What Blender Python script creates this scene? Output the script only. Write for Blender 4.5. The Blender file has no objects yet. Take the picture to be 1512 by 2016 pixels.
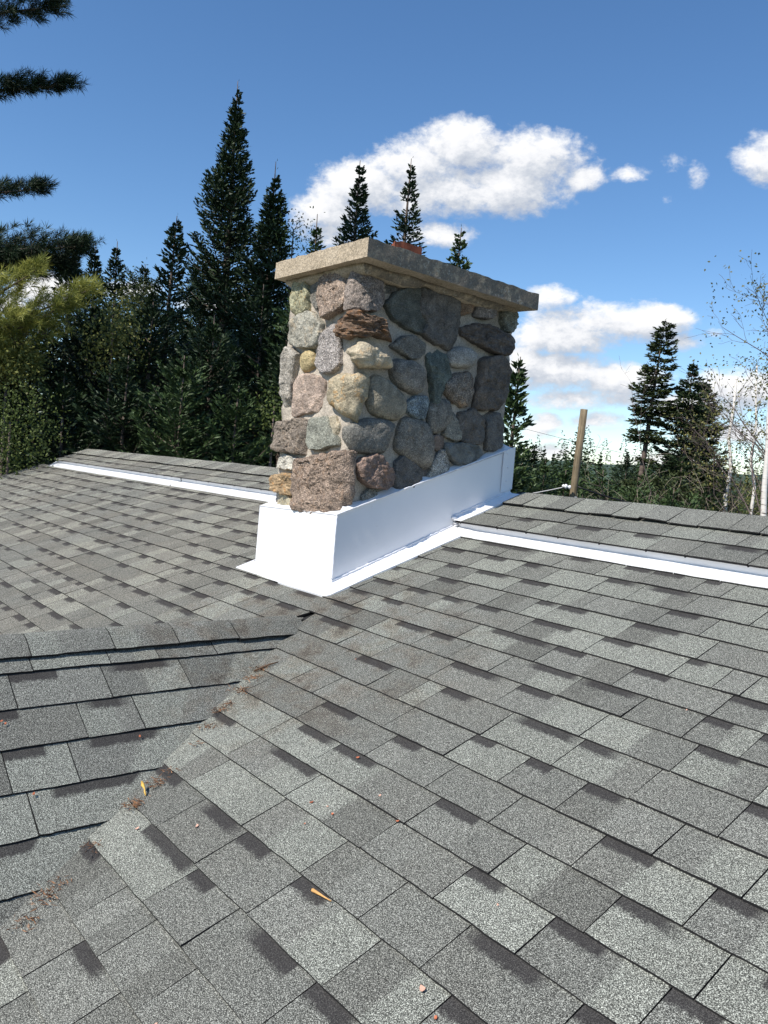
import bpy, bmesh, math, random
import numpy as np
from mathutils import Vector, Matrix, noise

random.seed(7)
rng = np.random.default_rng(7)
S = bpy.context.scene
COL = S.collection
pi = math.pi

# ------------------------------------------------------------------ camera
FPX = 1586.4
CAM = np.array([0.0, -0.4501, 1.2364])
RW = np.array([[0.6293, 0.7729, 0.0809], [0.0951, 0.0268, -0.9951], [-0.7713, 0.6339, -0.0566]])
U_, _s, V_ = np.linalg.svd(RW)
RW = U_ @ V_                                   # rows: right, down, forward
cd = bpy.data.cameras.new('camera')
cam = bpy.data.objects.new('camera', cd)
COL.objects.link(cam)
M3 = np.stack([RW[0], -RW[1], -RW[2]], axis=1)
m = Matrix.Identity(4)
for i in range(3):
    for j in range(3):
        m[i][j] = float(M3[i, j])
    m[i][3] = float(CAM[i])
cam.matrix_world = m
cd.sensor_fit = 'VERTICAL'
cd.sensor_height = 36.0
cd.lens = 36.0 * FPX / 2016.0
cd.clip_start = 0.05
cd.clip_end = 6000
S.camera = cam


def ray(px, py):
    d = np.array([(px - 756) / FPX, (py - 1008) / FPX, 1.0])
    return RW.T @ d


def at_dist(px, py, dist):
    """point on the sight line through a photo pixel, at a horizontal distance in metres"""
    d = ray(px, py)
    return CAM + d * (dist / math.hypot(d[0], d[1]))


# ------------------------------------------------------------------ exposure, sun, sky
S.view_settings.view_transform = 'Standard'
S.view_settings.look = 'None'
S.view_settings.exposure = 0.28
S.view_settings.gamma = 1.0
S.view_settings.use_curve_mapping = False
S.cycles.max_bounces = 6
S.cycles.diffuse_bounces = 3
S.cycles.transparent_max_bounces = 4

SUNV = Vector((0.022, -1.0, 1.085)).normalized()
sl = bpy.data.lights.new('sun', 'SUN')
sl.energy = 4.8
sl.angle = math.radians(0.53)
sl.color = (1.0, 0.95, 0.88)
so = bpy.data.objects.new('sun', sl)
so.rotation_euler = SUNV.to_track_quat('Z', 'Y').to_euler()
so.location = (0, -30, 40)
COL.objects.link(so)

W = bpy.data.worlds.new('World')
S.world = W
W.use_nodes = True
wt = W.node_tree
wt.nodes.clear()


class NT:
    """small helper for building node trees"""
    def __init__(self, tree):
        self.t = tree

    def n(self, typ, **kw):
        nd = self.t.nodes.new(typ)
        for k, v in kw.items():
            setattr(nd, k, v)
        return nd

    def link(self, a, b):
        self.t.links.new(a, b)

    def put(self, sock, v):
        if isinstance(v, bpy.types.NodeSocket):
            self.link(v, sock)
        else:
            sock.default_value = v

    def math(self, op, a, b=None, c=None, clamp=False):
        nd = self.n('ShaderNodeMath', operation=op, use_clamp=clamp)
        self.put(nd.inputs[0], a)
        if b is not None:
            self.put(nd.inputs[1], b)
        if c is not None:
            self.put(nd.inputs[2], c)
        return nd.outputs[0]

    def sstep(self, x, a, b, lo=0.0, hi=1.0):
        nd = self.n('ShaderNodeMapRange', interpolation_type='SMOOTHSTEP')
        self.put(nd.inputs[0], x)
        nd.inputs[1].default_value = a
        nd.inputs[2].default_value = b
        nd.inputs[3].default_value = lo
        nd.inputs[4].default_value = hi
        return nd.outputs[0]

    def noise(self, vec, scale, detail=2.0, rough=0.5, dist=0.0):
        nd = self.n('ShaderNodeTexNoise')
        if vec is not None:
            self.link(vec, nd.inputs['Vector'])
        nd.inputs['Scale'].default_value = scale
        nd.inputs['Detail'].default_value = detail
        nd.inputs['Roughness'].default_value = rough
        nd.inputs['Distortion'].default_value = dist
        return nd.outputs[0]

    def ramp(self, fac, stops, interp='LINEAR'):
        nd = self.n('ShaderNodeValToRGB')
        nd.color_ramp.interpolation = interp
        e = nd.color_ramp.elements
        while len(e) < len(stops):
            e.new(0.5)
        for el, (p, c) in zip(e, stops):
            el.position = p
            el.color = (c, c, c, 1) if isinstance(c, (int, float)) else (*c, 1)
        self.link(fac, nd.inputs[0])
        return nd.outputs[0]

    def mix(self, fac, a, b, blend='MIX'):
        nd = self.n('ShaderNodeMix', data_type='RGBA', blend_type=blend)
        self.put(nd.inputs[0], fac)
        for sck, v in ((nd.inputs[6], a), (nd.inputs[7], b)):
            if isinstance(v, bpy.types.NodeSocket):
                self.link(v, sck)
            elif isinstance(v, (int, float)):
                sck.default_value = (v, v, v, 1)
            else:
                sck.default_value = (*v[:3], 1)
        return nd.outputs[2]


def azel(px, py):
    d = ray(px, py)
    d = d / np.linalg.norm(d)
    return np.array([math.degrees(math.atan2(d[0], d[1])), math.degrees(math.asin(d[2]))])


# cumulus clouds: lobes in (azimuth, elevation); (photo x, y, half width, half height, weight)
LOBES = [
    (905, 290, 85, 62, 1), (830, 330, 110, 62, 1), (1060, 315, 105, 60, 1), (1010, 370, 120, 58, 1),
    (715, 365, 100, 55, 1), (870, 380, 130, 55, 1), (645, 415, 70, 48, .9), (1145, 350, 50, 32, .9),
    (1235, 342, 60, 24, .25), (870, 462, 85, 32, .7), (640, 462, 70, 40, .7),
    (1325, 320, 46, 30, .02), (1372, 345, 34, 44, .05), (1322, 394, 30, 20, -.12), (1530, 312, 85, 55, .95),
    (1085, 588, 60, 30, .8), (1180, 635, 160, 42, 1), (1290, 632, 80, 34, 1), (1120, 660, 120, 40, 1),
    (1345, 672, 62, 24, .6), (1090, 735, 125, 42, 1), (1215, 748, 110, 36, 1), (1030, 722, 50, 38, 1),
    (1150, 785, 160, 26, .7), (1450, 768, 120, 42, 1), (1370, 800, 110, 36, .9), (1068, 838, 42, 26, .8),
    (1185, 828, 62, 22, .8), (1090, 893, 70, 24, .7), (1450, 852, 90, 26, .7), (1300, 905, 120, 20, .5), (1410, 655, 30, 16, .3),
    (90, 572, 80, 40, .9), (20, 600, 60, 26, .8), (255, 572, 70, 20, .8), (420, 600, 90, 20, .6),
]
cells = []
for (x, y, a, b, w) in LOBES:
    c0 = azel(x, y)
    J = np.stack([azel(x + 5, y) - c0, azel(x, y + 5) - c0], axis=1) / 5.0
    Ji = np.linalg.inv(J)
    Ji[0] /= a
    Ji[1] /= b
    k = -Ji @ c0
    cells.append((tuple(Ji[0]) + (k[0],), tuple(Ji[1]) + (k[1],), w))
# the same kind of cloud goes on round the rest of the sky
for (az, el, a, b, w) in [(20, 9, 13, 3.5, 1), (48, 15, 9, 3, 1), (75, 7, 16, 3, 1), (110, 18, 10, 4, 1), (-120, 9, 14, 3.5, 1),
                          (-150, 17, 9, 3.5, 1), (165, 8, 16, 3.5, 1), (140, 12, 8, 3, 1), (-8, 20, 7, 2.5, .9), (-98, 12, 7, 2.5, .9)]:
    cells.append(((1 / a, 0, -az / a), (0, 1 / b, -el / b), w))

g = bpy.data.node_groups.new('cloud_density', 'ShaderNodeTree')
g.interface.new_socket('P', in_out='INPUT', socket_type='NodeSocketVector')
g.interface.new_socket('D', in_out='OUTPUT', socket_type='NodeSocketFloat')
G = NT(g)
gi = G.n('NodeGroupInput')
go = G.n('NodeGroupOutput')
P = gi.outputs[0]
acc = None
for (r0, r1, w) in cells:
    d0 = G.n('ShaderNodeVectorMath', operation='DOT_PRODUCT')
    d1 = G.n('ShaderNodeVectorMath', operation='DOT_PRODUCT')
    G.link(P, d0.inputs[0])
    G.link(P, d1.inputs[0])
    d0.inputs[1].default_value = r0
    d1.inputs[1].default_value = r1
    q = G.math('MULTIPLY', d0.outputs['Value'], d0.outputs['Value'])
    q = G.math('MULTIPLY_ADD', d1.outputs['Value'], d1.outputs['Value'], q)
    q = G.math('SUBTRACT', w, q)
    acc = q if acc is None else G.math('SMOOTH_MAX', acc, q, 0.25)
nv = G.n('ShaderNodeVectorMath', operation='MULTIPLY')
G.link(P, nv.inputs[0])
nv.inputs[1].default_value = (1, 1.5, 0)
n1 = G.noise(nv.outputs[0], 0.26, 9.0, 0.62, 0.3)
n2 = G.noise(nv.outputs[0], 1.1, 6.0, 0.6, 0.2)
sm = G.math('MULTIPLY_ADD', G.math('SUBTRACT', n1, 0.44), 2.4, acc)
n3 = G.noise(nv.outputs[0], 3.2, 6.0, 0.65, 0.6)
sm = G.math('MULTIPLY_ADD', G.math('SUBTRACT', n2, 0.5), 1.3, sm)
sm = G.math('MULTIPLY_ADD', G.math('SUBTRACT', n3, 0.5), 0.35, sm)
G.link(G.math('MAXIMUM', sm, -3.0), go.inputs[0])

wn = NT(wt)
tc = wn.n('ShaderNodeTexCoord')
sep = wn.n('ShaderNodeSeparateXYZ')
wn.link(tc.outputs['Generated'], sep.inputs[0])
azn = wn.math('MULTIPLY', wn.math('ARCTAN2', sep.outputs[0], sep.outputs[1]), 180 / pi)
eln = wn.math('MULTIPLY', wn.math('ARCSINE', sep.outputs[2]), 180 / pi)


def dens(de, da):
    cb = wn.n('ShaderNodeCombineXYZ')
    wn.put(cb.inputs[0], wn.math('ADD', azn, da))
    wn.put(cb.inputs[1], wn.math('ADD', eln, de))
    cb.inputs[2].default_value = 1.0
    gn = wn.n('ShaderNodeGroup')
    gn.node_tree = g
    wn.link(cb.outputs[0], gn.inputs[0])
    return gn.outputs[0]


dA = dens(0.0, 0.0)
dB = dens(1.1, -0.7)
alpha = wn.sstep(dA, -0.22, 0.92)
alpha = wn.math('MULTIPLY', alpha, wn.sstep(eln, -1.0, 2.0))
lit = wn.math('MULTIPLY_ADD', wn.math('SUBTRACT', dA, dB), 0.40, 0.50, clamp=True)
ccol = wn.ramp(lit, [(0.0, (0.40, 0.45, 0.55)), (0.42, (0.60, 0.64, 0.71)), (0.7, (0.86, 0.87, 0.90)), (1.0, (0.98, 0.98, 0.98))])
sky = wn.n('ShaderNodeTexSky', sky_type='NISHITA')
sky.sun_disc = False
sky.sun_elevation = math.radians(47.3)
sky.sun_rotation = math.radians(178.0)
sky.altitude = 350
sky.air_density = 1.0
sky.dust_density = 0.0
sky.ozone_density = 3.0
bg1 = wn.n('ShaderNodeBackground')
hs = wn.n('ShaderNodeHueSaturation')
hs.inputs['Saturation'].default_value = 1.16
hs.inputs['Hue'].default_value = 0.501
wn.link(sky.outputs[0], hs.inputs['Color'])
wn.link(hs.outputs[0], bg1.inputs[0])
bg1.inputs[1].default_value = 0.130
bg2 = wn.n('ShaderNodeBackground')
wn.link(ccol, bg2.inputs[0])
bg2.inputs[1].default_value = 0.90
mx = wn.n('ShaderNodeMixShader')
wn.link(alpha, mx.inputs[0])
wn.link(bg1.outputs[0], mx.inputs[1])
wn.link(bg2.outputs[0], mx.inputs[2])
wo = wn.n('ShaderNodeOutputWorld')
wn.link(mx.outputs[0], wo.inputs[0])


# ------------------------------------------------------------------ materials
def material(name):
    mt = bpy.data.materials.new(name)
    mt.use_nodes = True
    nt = mt.node_tree
    nt.nodes.clear()
    N = NT(nt)
    b = N.n('ShaderNodeBsdfPrincipled')
    o = N.n('ShaderNodeOutputMaterial')
    N.link(b.outputs[0], o.inputs[0])
    b.inputs['Roughness'].default_value = 0.85
    b.inputs['Specular IOR Level'].default_value = 0.3
    return mt, N, b


def bump(N, b, height, strength, dist):
    bn = N.n('ShaderNodeBump')
    bn.inputs['Strength'].default_value = strength
    bn.inputs['Distance'].default_value = dist
    N.link(height, bn.inputs['Height'])
    N.link(bn.outputs[0], b.inputs['Normal'])


def flat_mat(name, col, rough=0.8, nscale=0, namp=0.25, spec=0.3, bscale=0, bdist=0.002):
    mt, N, b = material(name)
    b.inputs['Roughness'].default_value = rough
    b.inputs['Specular IOR Level'].default_value = spec
    if nscale:
        tcn = N.n('ShaderNodeTexCoord')
        f = N.noise(tcn.outputs['Object'], nscale, 5, 0.6)
        c = N.ramp(f, [(0.3, tuple(x * (1 - namp) for x in col)), (0.7, tuple(min(1, x * (1 + namp)) for x in col))])
        N.link(c, b.inputs['Base Color'])
        if bscale:
            bump(N, b, N.noise(tcn.outputs['Object'], bscale, 4, 0.6), 0.6, bdist)
    else:
        b.inputs['Base Color'].default_value = (*col, 1)
    return mt


def make_shingle():
    mt, N, b = material('asphalt_shingle')
    tcn = N.n('ShaderNodeTexCoord')
    pos = tcn.outputs['Object']
    tint = N.n('ShaderNodeAttribute', attribute_name='tint').outputs['Color']
    uvn = N.n('ShaderNodeAttribute', attribute_name='tab').outputs['Vector']
    sp = N.n('ShaderNodeSeparateXYZ')
    N.link(uvn, sp.inputs[0])
    wob = N.noise(pos, 90, 3, 0.6)
    # granules
    fine = N.noise(pos, 430, 2.5, 0.65)
    clump = N.noise(pos, 150, 2, 0.5)
    gr = N.ramp(fine, [(0.32, 0.08), (0.42, 0.32), (0.50, 0.85), (0.57, 2.0), (0.67, 4.0)])
    cl = N.ramp(clump, [(0.3, 0.80), (0.7, 1.20)])
    c = N.mix(1.0, N.mix(1.0, tint, gr, 'MULTIPLY'), cl, 'MULTIPLY')
    # the printed band of dark granules under the next course
    e = N.math('MULTIPLY_ADD', N.math('SUBTRACT', wob, 0.5), 0.22, sp.outputs[1])
    bm = N.sstep(e, 0.70, 0.80)
    bm = N.math('MULTIPLY', N.math('MULTIPLY', bm, sp.outputs[2]), 0.9)
    dark = N.mix(1.0, (0.034, 0.031, 0.030), N.ramp(fine, [(0.35, 0.55), (0.5, 0.9), (0.68, 1.9)]), 'MULTIPLY')
    c = N.mix(bm, c, dark)
    # brown dirt and old soot, in patches of their own below and beside the chimney and on the far slope
    stn = N.noise(pos, 1.6, 5, 0.65)
    st2 = N.noise(pos, 9.0, 4, 0.65)
    sxyz = N.n('ShaderNodeSeparateXYZ')
    N.link(pos, sxyz.inputs[0])
    dx = N.math('SUBTRACT', sxyz.outputs[0], -2.75)
    dy = N.math('SUBTRACT', sxyz.outputs[1], 1.35)
    rr = N.math('ADD', N.math('MULTIPLY', dx, dx), N.math('MULTIPLY', N.math('MULTIPLY', dy, dy), 2.0))
    near = N.sstep(rr, 1.3, 0.1)
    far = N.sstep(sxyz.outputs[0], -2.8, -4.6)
    stf = N.math('MULTIPLY', N.sstep(st2, 0.40, 0.68), N.math('ADD', N.math('MULTIPLY', near, 0.75), 0.06))
    stf = N.math('ADD', stf, N.math('MULTIPLY', N.math('MULTIPLY', N.sstep(stn, 0.38, 0.62), far), 0.05), clamp=True)
    c = N.mix(stf, c, N.mix(1.0, c, (0.78, 0.66, 0.58), 'MULTIPLY'))
    tan = N.math('MULTIPLY', N.math('MULTIPLY_ADD', N.sstep(stn, 0.35, 0.6), 0.6, 0.4), far)  # far slope made paler: tan dirt plus grazing sheen put into the colour
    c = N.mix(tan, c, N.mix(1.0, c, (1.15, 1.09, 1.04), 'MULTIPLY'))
    blk = N.math('MULTIPLY', N.sstep(st2, 0.58, 0.72), N.math('MULTIPLY', near, 0.55))
    c = N.mix(blk, c, (0.035, 0.03, 0.027))
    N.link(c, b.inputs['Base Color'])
    b.inputs['Roughness'].default_value = 0.9
    b.inputs['Specular IOR Level'].default_value = 0.25
    bump(N, b, N.math('ADD', fine, N.math('MULTIPLY', clump, 0.5)), 0.55, 0.0016)
    return mt


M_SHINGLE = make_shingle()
M_EDGE = flat_mat('asphalt_edge', (0.018, 0.017, 0.017), 0.95)
M_DECK = flat_mat('dark_felt', (0.02, 0.02, 0.02), 0.95)


def make_stone():
    mt, N, b = material('field_stone')
    tcn = N.n('ShaderNodeTexCoord')
    oi = N.n('ShaderNodeObjectInfo')
    pos = tcn.outputs['Object']
    vadd = N.n('ShaderNodeVectorMath', operation='ADD')
    N.link(pos, vadd.inputs[0])
    N.link(oi.outputs['Random'], vadd.inputs[1])
    v = vadd.outputs[0]
    spk = N.n('ShaderNodeAttribute', attribute_type='OBJECT', attribute_name='speckle').outputs['Fac']
    warm = N.n('ShaderNodeAttribute', attribute_type='OBJECT', attribute_name='warm').outputs['Fac']
    base = oi.outputs['Color']
    big = N.noise(v, 16, 5, 0.6, 0.6)
    c = N.mix(1.0, base, N.ramp(big, [(0.25, 0.50), (0.5, 1.0), (0.75, 1.6)]), 'MULTIPLY')
    # iron and lichen blotches
    bl = N.sstep(N.noise(v, 24, 5, 0.65, 1.0), 0.52, 0.66)
    c = N.mix(N.math('MULTIPLY', bl, warm), c, N.mix(1.0, c, (1.3, 0.92, 0.55), 'MULTIPLY'))
    # mineral grains
    gn = N.noise(v, 230, 2, 0.55)
    gn2 = N.noise(v, 110, 2, 0.5)
    gm = N.ramp(gn, [(0.36, 0.25), (0.47, 0.85), (0.55, 1.1), (0.66, 2.1)])
    c = N.mix(spk, c, N.mix(1.0, c, gm, 'MULTIPLY'))
    c = N.mix(N.math('MULTIPLY', spk, 0.6), c, N.mix(1.0, c, N.ramp(gn2, [(0.35, 0.5), (0.65, 1.5)]), 'MULTIPLY'))
    # cracks
    vz = N.n('ShaderNodeTexVoronoi', feature='DISTANCE_TO_EDGE')
    N.link(v, vz.inputs['Vector'])
    vz.inputs['Scale'].default_value = 17
    cr = N.math('MULTIPLY', N.sstep(vz.outputs[0], 0.02, 0.0), N.sstep(big, 0.5, 0.62))
    c = N.mix(N.math('MULTIPLY', cr, 0.5), c, (0.03, 0.027, 0.025))
    N.link(c, b.inputs['Base Color'])
    b.inputs['Roughness'].default_value = 0.8
    h = N.math('ADD', N.math('MULTIPLY', N.noise(v, 45, 6, 0.65), 1.0), N.math('MULTIPLY', gn2, 0.25))
    bump(N, b, h, 1.0, 0.017)
    return mt


M_STONE = make_stone()


def make_mortar():
    mt, N, b = material('lime_mortar')
    pos = N.n('ShaderNodeTexCoord').outputs['Object']
    a = N.noise(pos, 9, 5, 0.6)
    f = N.noise(pos, 160, 3, 0.6)
    c = N.ramp(a, [(0.3, (0.36, 0.31, 0.25)), (0.55, (0.47, 0.41, 0.33)), (0.75, (0.56, 0.49, 0.40))])
    c = N.mix(1.0, c, N.ramp(f, [(0.35, 0.7), (0.65, 1.25)]), 'MULTIPLY')
    N.link(c, b.inputs['Base Color'])
    bump(N, b, N.math('ADD', N.noise(pos, 30, 5, 0.6), N.math('MULTIPLY', f, 0.35)), 0.8, 0.01)
    return mt


M_MORTAR = make_mortar()


def make_concrete():
    mt, N, b = material('weathered_concrete')
    pos = N.n('ShaderNodeTexCoord').outputs['Object']
    geo = N.n('ShaderNodeNewGeometry')
    a = N.noise(pos, 7, 6, 0.65)
    f = N.noise(pos, 120, 3, 0.65)
    c = N.ramp(a, [(0.3, (0.36, 0.29, 0.20)), (0.5, (0.46, 0.375, 0.265)), (0.72, (0.55, 0.455, 0.33))])
    c = N.mix(1.0, c, N.ramp(f, [(0.32, 0.62), (0.5, 1.0), (0.66, 1.28)]), 'MULTIPLY')
    # exposed aggregate and lichen on the weathered long sides, dark patches on the right-hand side
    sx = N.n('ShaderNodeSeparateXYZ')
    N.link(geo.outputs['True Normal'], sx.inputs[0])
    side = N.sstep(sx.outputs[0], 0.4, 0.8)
    dark_patch = N.math('MULTIPLY', N.sstep(N.noise(pos, 14, 5, 0.7), 0.32, 0.52), 0.70)
    c = N.mix(N.math('MULTIPLY', side, dark_patch), c, (0.085, 0.078, 0.07))
    li = N.math('MULTIPLY', N.sstep(N.math('MULTIPLY_ADD', N.noise(pos, 9, 3, 0.6), 0.5, N.noise(pos, 55, 5, 0.75)), 0.83, 0.90), side)
    c = N.mix(N.math('MULTIPLY', li, 0.45), c, (0.60, 0.57, 0.48))
    N.link(c, b.inputs['Base Color'])
    bump(N, b, N.math('ADD', N.noise(pos, 40, 6, 0.7), N.math('MULTIPLY', f, 0.5)), 0.9, 0.010)
    return mt


M_CONC = make_concrete()


def make_white():
    mt, N, b = material('white_painted_metal')
    pos = N.n('ShaderNodeTexCoord').outputs['Object']
    a = N.noise(pos, 3.5, 5, 0.6)
    c = N.ramp(a, [(0.3, (0.79, 0.785, 0.785)), (0.7, (0.83, 0.825, 0.825))])
    dirt = N.sstep(N.noise(pos, 30, 5, 0.7), 0.66, 0.74)
    c = N.mix(N.math('MULTIPLY', dirt, 0.18), c, (0.45, 0.41, 0.36))
    N.link(c, b.inputs['Base Color'])
    b.inputs['Roughness'].default_value = 0.42
    b.inputs['Specular IOR Level'].default_value = 0.4
    bump(N, b, N.noise(pos, 11, 3, 0.5), 0.25, 0.006)
    return mt


M_WHITE = make_white()
M_CAULK = flat_mat('white_caulk', (0.78, 0.78, 0.80), 0.5, 20, 0.08)
M_CLAY = flat_mat('terracotta', (0.24, 0.075, 0.04), 0.8, 30, 0.45, bscale=60)


def make_foliage(name, dark, lite, rough=0.55, trans=0.0):
    mt, N, b = material(name)
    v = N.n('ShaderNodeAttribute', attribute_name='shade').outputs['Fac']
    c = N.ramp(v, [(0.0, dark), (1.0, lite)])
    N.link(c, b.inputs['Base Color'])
    b.inputs['Roughness'].default_value = rough
    b.inputs['Specular IOR Level'].default_value = 0.25
    if trans:
        t = N.n('ShaderNodeBsdfTranslucent')
        N.link(c, t.inputs[0])
        ms = N.n('ShaderNodeMixShader')
        ms.inputs[0].default_value = trans
        o = [x for x in mt.node_tree.nodes if x.type == 'OUTPUT_MATERIAL'][0]
        N.link(b.outputs[0], ms.inputs[1])
        N.link(t.outputs[0], ms.inputs[2])
        N.link(ms.outputs[0], o.inputs[0])
    return mt


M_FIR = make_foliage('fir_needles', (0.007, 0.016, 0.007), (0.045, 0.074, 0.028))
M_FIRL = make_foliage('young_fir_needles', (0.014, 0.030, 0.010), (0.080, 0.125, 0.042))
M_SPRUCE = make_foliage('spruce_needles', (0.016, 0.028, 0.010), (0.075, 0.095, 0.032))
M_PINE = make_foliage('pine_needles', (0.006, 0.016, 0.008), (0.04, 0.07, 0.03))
M_PINE_SUNLIT = make_foliage('sunlit_yellow_pine_needles', (0.10, 0.13, 0.025), (0.55, 0.54, 0.15), trans=0.4)  # yellow-green limbs, their sunlight put into a brighter needle colour
M_LEAF = make_foliage('small_leaves', (0.03, 0.05, 0.012), (0.15, 0.19, 0.05), trans=0.3)
M_LEAFY = make_foliage('yellow_green_leaves', (0.08, 0.09, 0.02), (0.30, 0.30, 0.09), trans=0.3)
M_BIRCHLEAF = make_foliage('birch_leaves', (0.06, 0.07, 0.02), (0.26, 0.24, 0.08), trans=0.3)
M_BARK = flat_mat('conifer_bark', (0.13, 0.10, 0.08), 0.9, 14, 0.5, bscale=30, bdist=0.01)
M_TWIG = flat_mat('dead_twig_bark', (0.34, 0.29, 0.21), 0.9, 20, 0.3)
M_DTWIG = flat_mat('birch_twig_bark', (0.13, 0.10, 0.09), 0.9, 20, 0.3)


def make_birch():
    mt, N, b = material('birch_bark')
    pos = N.n('ShaderNodeTexCoord').outputs['Object']
    mp = N.n('ShaderNodeMapping')
    N.link(pos, mp.inputs[0])
    mp.inputs['Scale'].default_value = (5, 5, 22)
    f = N.noise(mp.outputs[0], 1.0, 5, 0.7)
    c = N.ramp(f, [(0.0, (0.07, 0.05, 0.04)), (0.36, (0.10, 0.08, 0.07)), (0.42, (0.62, 0.58, 0.52)), (0.7, (0.76, 0.73, 0.68))])
    N.link(c, b.inputs['Base Color'])
    return mt


M_BIRCH = make_birch()


def make_pole():
    mt, N, b = material('treated_pole_wood')
    pos = N.n('ShaderNodeTexCoord').outputs['Object']
    mp = N.n('ShaderNodeMapping')
    N.link(pos, mp.inputs[0])
    mp.inputs['Scale'].default_value = (26, 26, 1.2)
    f = N.noise(mp.outputs[0], 1.6, 6, 0.65, 0.4)
    k = N.noise(pos, 6, 4, 0.6)
    c = N.ramp(f, [(0.3, (0.09, 0.068, 0.042)), (0.5, (0.20, 0.155, 0.095)), (0.7, (0.28, 0.22, 0.14))])
    c = N.mix(1.0, c, N.ramp(k, [(0.3, 0.75), (0.7, 1.2)]), 'MULTIPLY')
    N.link(c, b.inputs['Base Color'])
    bump(N, b, f, 0.6, 0.01)
    return mt


M_POLE = make_pole()
M_WIRE = flat_mat('grey_wire', (0.05, 0.05, 0.055), 0.5)
M_BLACK = flat_mat('black_rubber', (0.012, 0.012, 0.013), 0.45)
M_CERAMIC = flat_mat('white_porcelain', (0.75, 0.75, 0.74), 0.25, spec=0.5)
M_GROUND = flat_mat('forest_floor', (0.06, 0.06, 0.03), 0.95, 0.7, 0.5)
M_HILL = flat_mat('wooded_hillside', (0.055, 0.085, 0.055), 0.95, 0.03, 0.4)
M_SIDING = flat_mat('painted_siding', (0.45, 0.42, 0.36), 0.7, 3, 0.08)


# ------------------------------------------------------------------ mesh helpers
def link(name, me, parent=None, mats=(), kind=None, label=None, cat=None, group=None):
    o = bpy.data.objects.new(name, me)
    COL.objects.link(o)
    for mt in mats:
        me.materials.append(mt)
    if parent is not None:
        o.parent = parent
        o.matrix_parent_inverse = Matrix.Translation(-base_of(parent))
    if kind:
        o['kind'] = kind
    if label:
        o['label'] = label
    if cat:
        o['category'] = cat
    if group:
        o['group'] = group
    return o


BASES = {}


def base_of(o):
    return BASES.get(o.name, Vector((0, 0, 0)))


def thing(name, loc, label, cat, group=None):
    o = bpy.data.objects.new(name, None)
    COL.objects.link(o)
    o.location = loc
    o.empty_display_size = 0.2
    BASES[o.name] = Vector(loc)
    o['label'] = label
    o['category'] = cat
    if group:
        o['group'] = group
    return o


def pymesh(name, verts, faces, mat_idx=None, smooth=False):
    me = bpy.data.meshes.new(name)
    me.from_pydata([tuple(map(float, v)) for v in verts], [], faces)
    if mat_idx is not None:
        me.polygons.foreach_set('material_index', mat_idx)
    if smooth:
        me.polygons.foreach_set('use_smooth', [True] * len(me.polygons))
    me.update()
    return me


def npmesh(name, V, F, smooth=False):
    """V (n,3), F (m,k) arrays, fast"""
    me = bpy.data.meshes.new(name)
    V = np.ascontiguousarray(V, dtype=np.float32)
    F = np.ascontiguousarray(F, dtype=np.int32)
    k = F.shape[1]
    me.vertices.add(len(V))
    me.vertices.foreach_set('co', V.ravel())
    me.loops.add(F.size)
    me.loops.foreach_set('vertex_index', F.ravel())
    me.polygons.add(len(F))
    me.polygons.foreach_set('loop_start', np.arange(0, F.size, k, dtype=np.int32))
    me.polygons.foreach_set('loop_total', np.full(len(F), k, dtype=np.int32))
    if smooth:
        me.polygons.foreach_set('use_smooth', np.ones(len(F), dtype=bool))
    me.update(calc_edges=True)
    return me


class Geo:
    """collects quads and triangles"""
    def __init__(self):
        self.v, self.f, self.m = [], [], []

    def add(self, verts, faces, mi=0):
        o = len(self.v)
        self.v.extend(verts)
        for f in faces:
            self.f.append(tuple(i + o for i in f))
            self.m.append(mi)

    def box(self, x0, x1, y0, y1, z0, z1, mi=0):
        self.add([(x0, y0, z0), (x1, y0, z0), (x1, y1, z0), (x0, y1, z0), (x0, y0, z1), (x1, y0, z1), (x1, y1, z1), (x0, y1, z1)],
                 [(0, 3, 2, 1), (4, 5, 6, 7), (0, 1, 5, 4), (1, 2, 6, 5), (2, 3, 7, 6), (3, 0, 4, 7)], mi)

    def tube(self, pts, radii, seg=8, mi=0, cap=True):
        pts = [np.array(p, float) for p in pts]
        o = len(self.v)
        up = np.array([0.0, 0.0, 1.0])
        for i, p in enumerate(pts):
            d = pts[min(i + 1, len(pts) - 1)] - pts[max(i - 1, 0)]
            d = d / (np.linalg.norm(d) + 1e-9)
            a = np.cross(d, up if abs(d[2]) < 0.9 else np.array([1.0, 0, 0]))
            a /= np.linalg.norm(a)
            b = np.cross(d, a)
            for j in range(seg):
                t = 2 * pi * j / seg
                self.v.append(tuple(p + radii[i] * (math.cos(t) * a + math.sin(t) * b)))
        for i in range(len(pts) - 1):
            for j in range(seg):
                k = (j + 1) % seg
                self.f.append((o + i * seg + j, o + i * seg + k, o + (i + 1) * seg + k, o + (i + 1) * seg + j))
                self.m.append(mi)
        if cap:
            self.f.append(tuple(o + j for j in range(seg))[::-1])
            self.m.append(mi)
            self.f.append(tuple(o + (len(pts) - 1) * seg + j for j in range(seg)))
            self.m.append(mi)

    def mesh(self, name, smooth=False):
        return pymesh(name, self.v, self.f, self.m, smooth)


# ------------------------------------------------------------------ roof frame
SL = math.radians(20)
CS, SN = math.cos(SL), math.sin(SL)


def RP(u, v, n=0.0):
    """main roof plane: u along the ridge, v up the slope, n off the surface"""
    return (u, v * CS - n * SN, v * SN + n * CS)


RIDGE_V = 3.24
DECK_N = 0.052
DECK_V = 2.725
U_LEFT, U_RIGHT = -10.2, 4.2
EAVE_V = -2.3
GS = math.radians(30.5)
GC, GN = math.cos(GS), math.sin(GS)
GX, GZ = -2.88, 0.554
TAN = math.tan(SL)


def GP(y, d, n=0.0):
    """near slope of the cross gable: y along its ridge, d down the slope"""
    return (GX + d * GC + n * GN, y, GZ - d * GN + n * GC)


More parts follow.
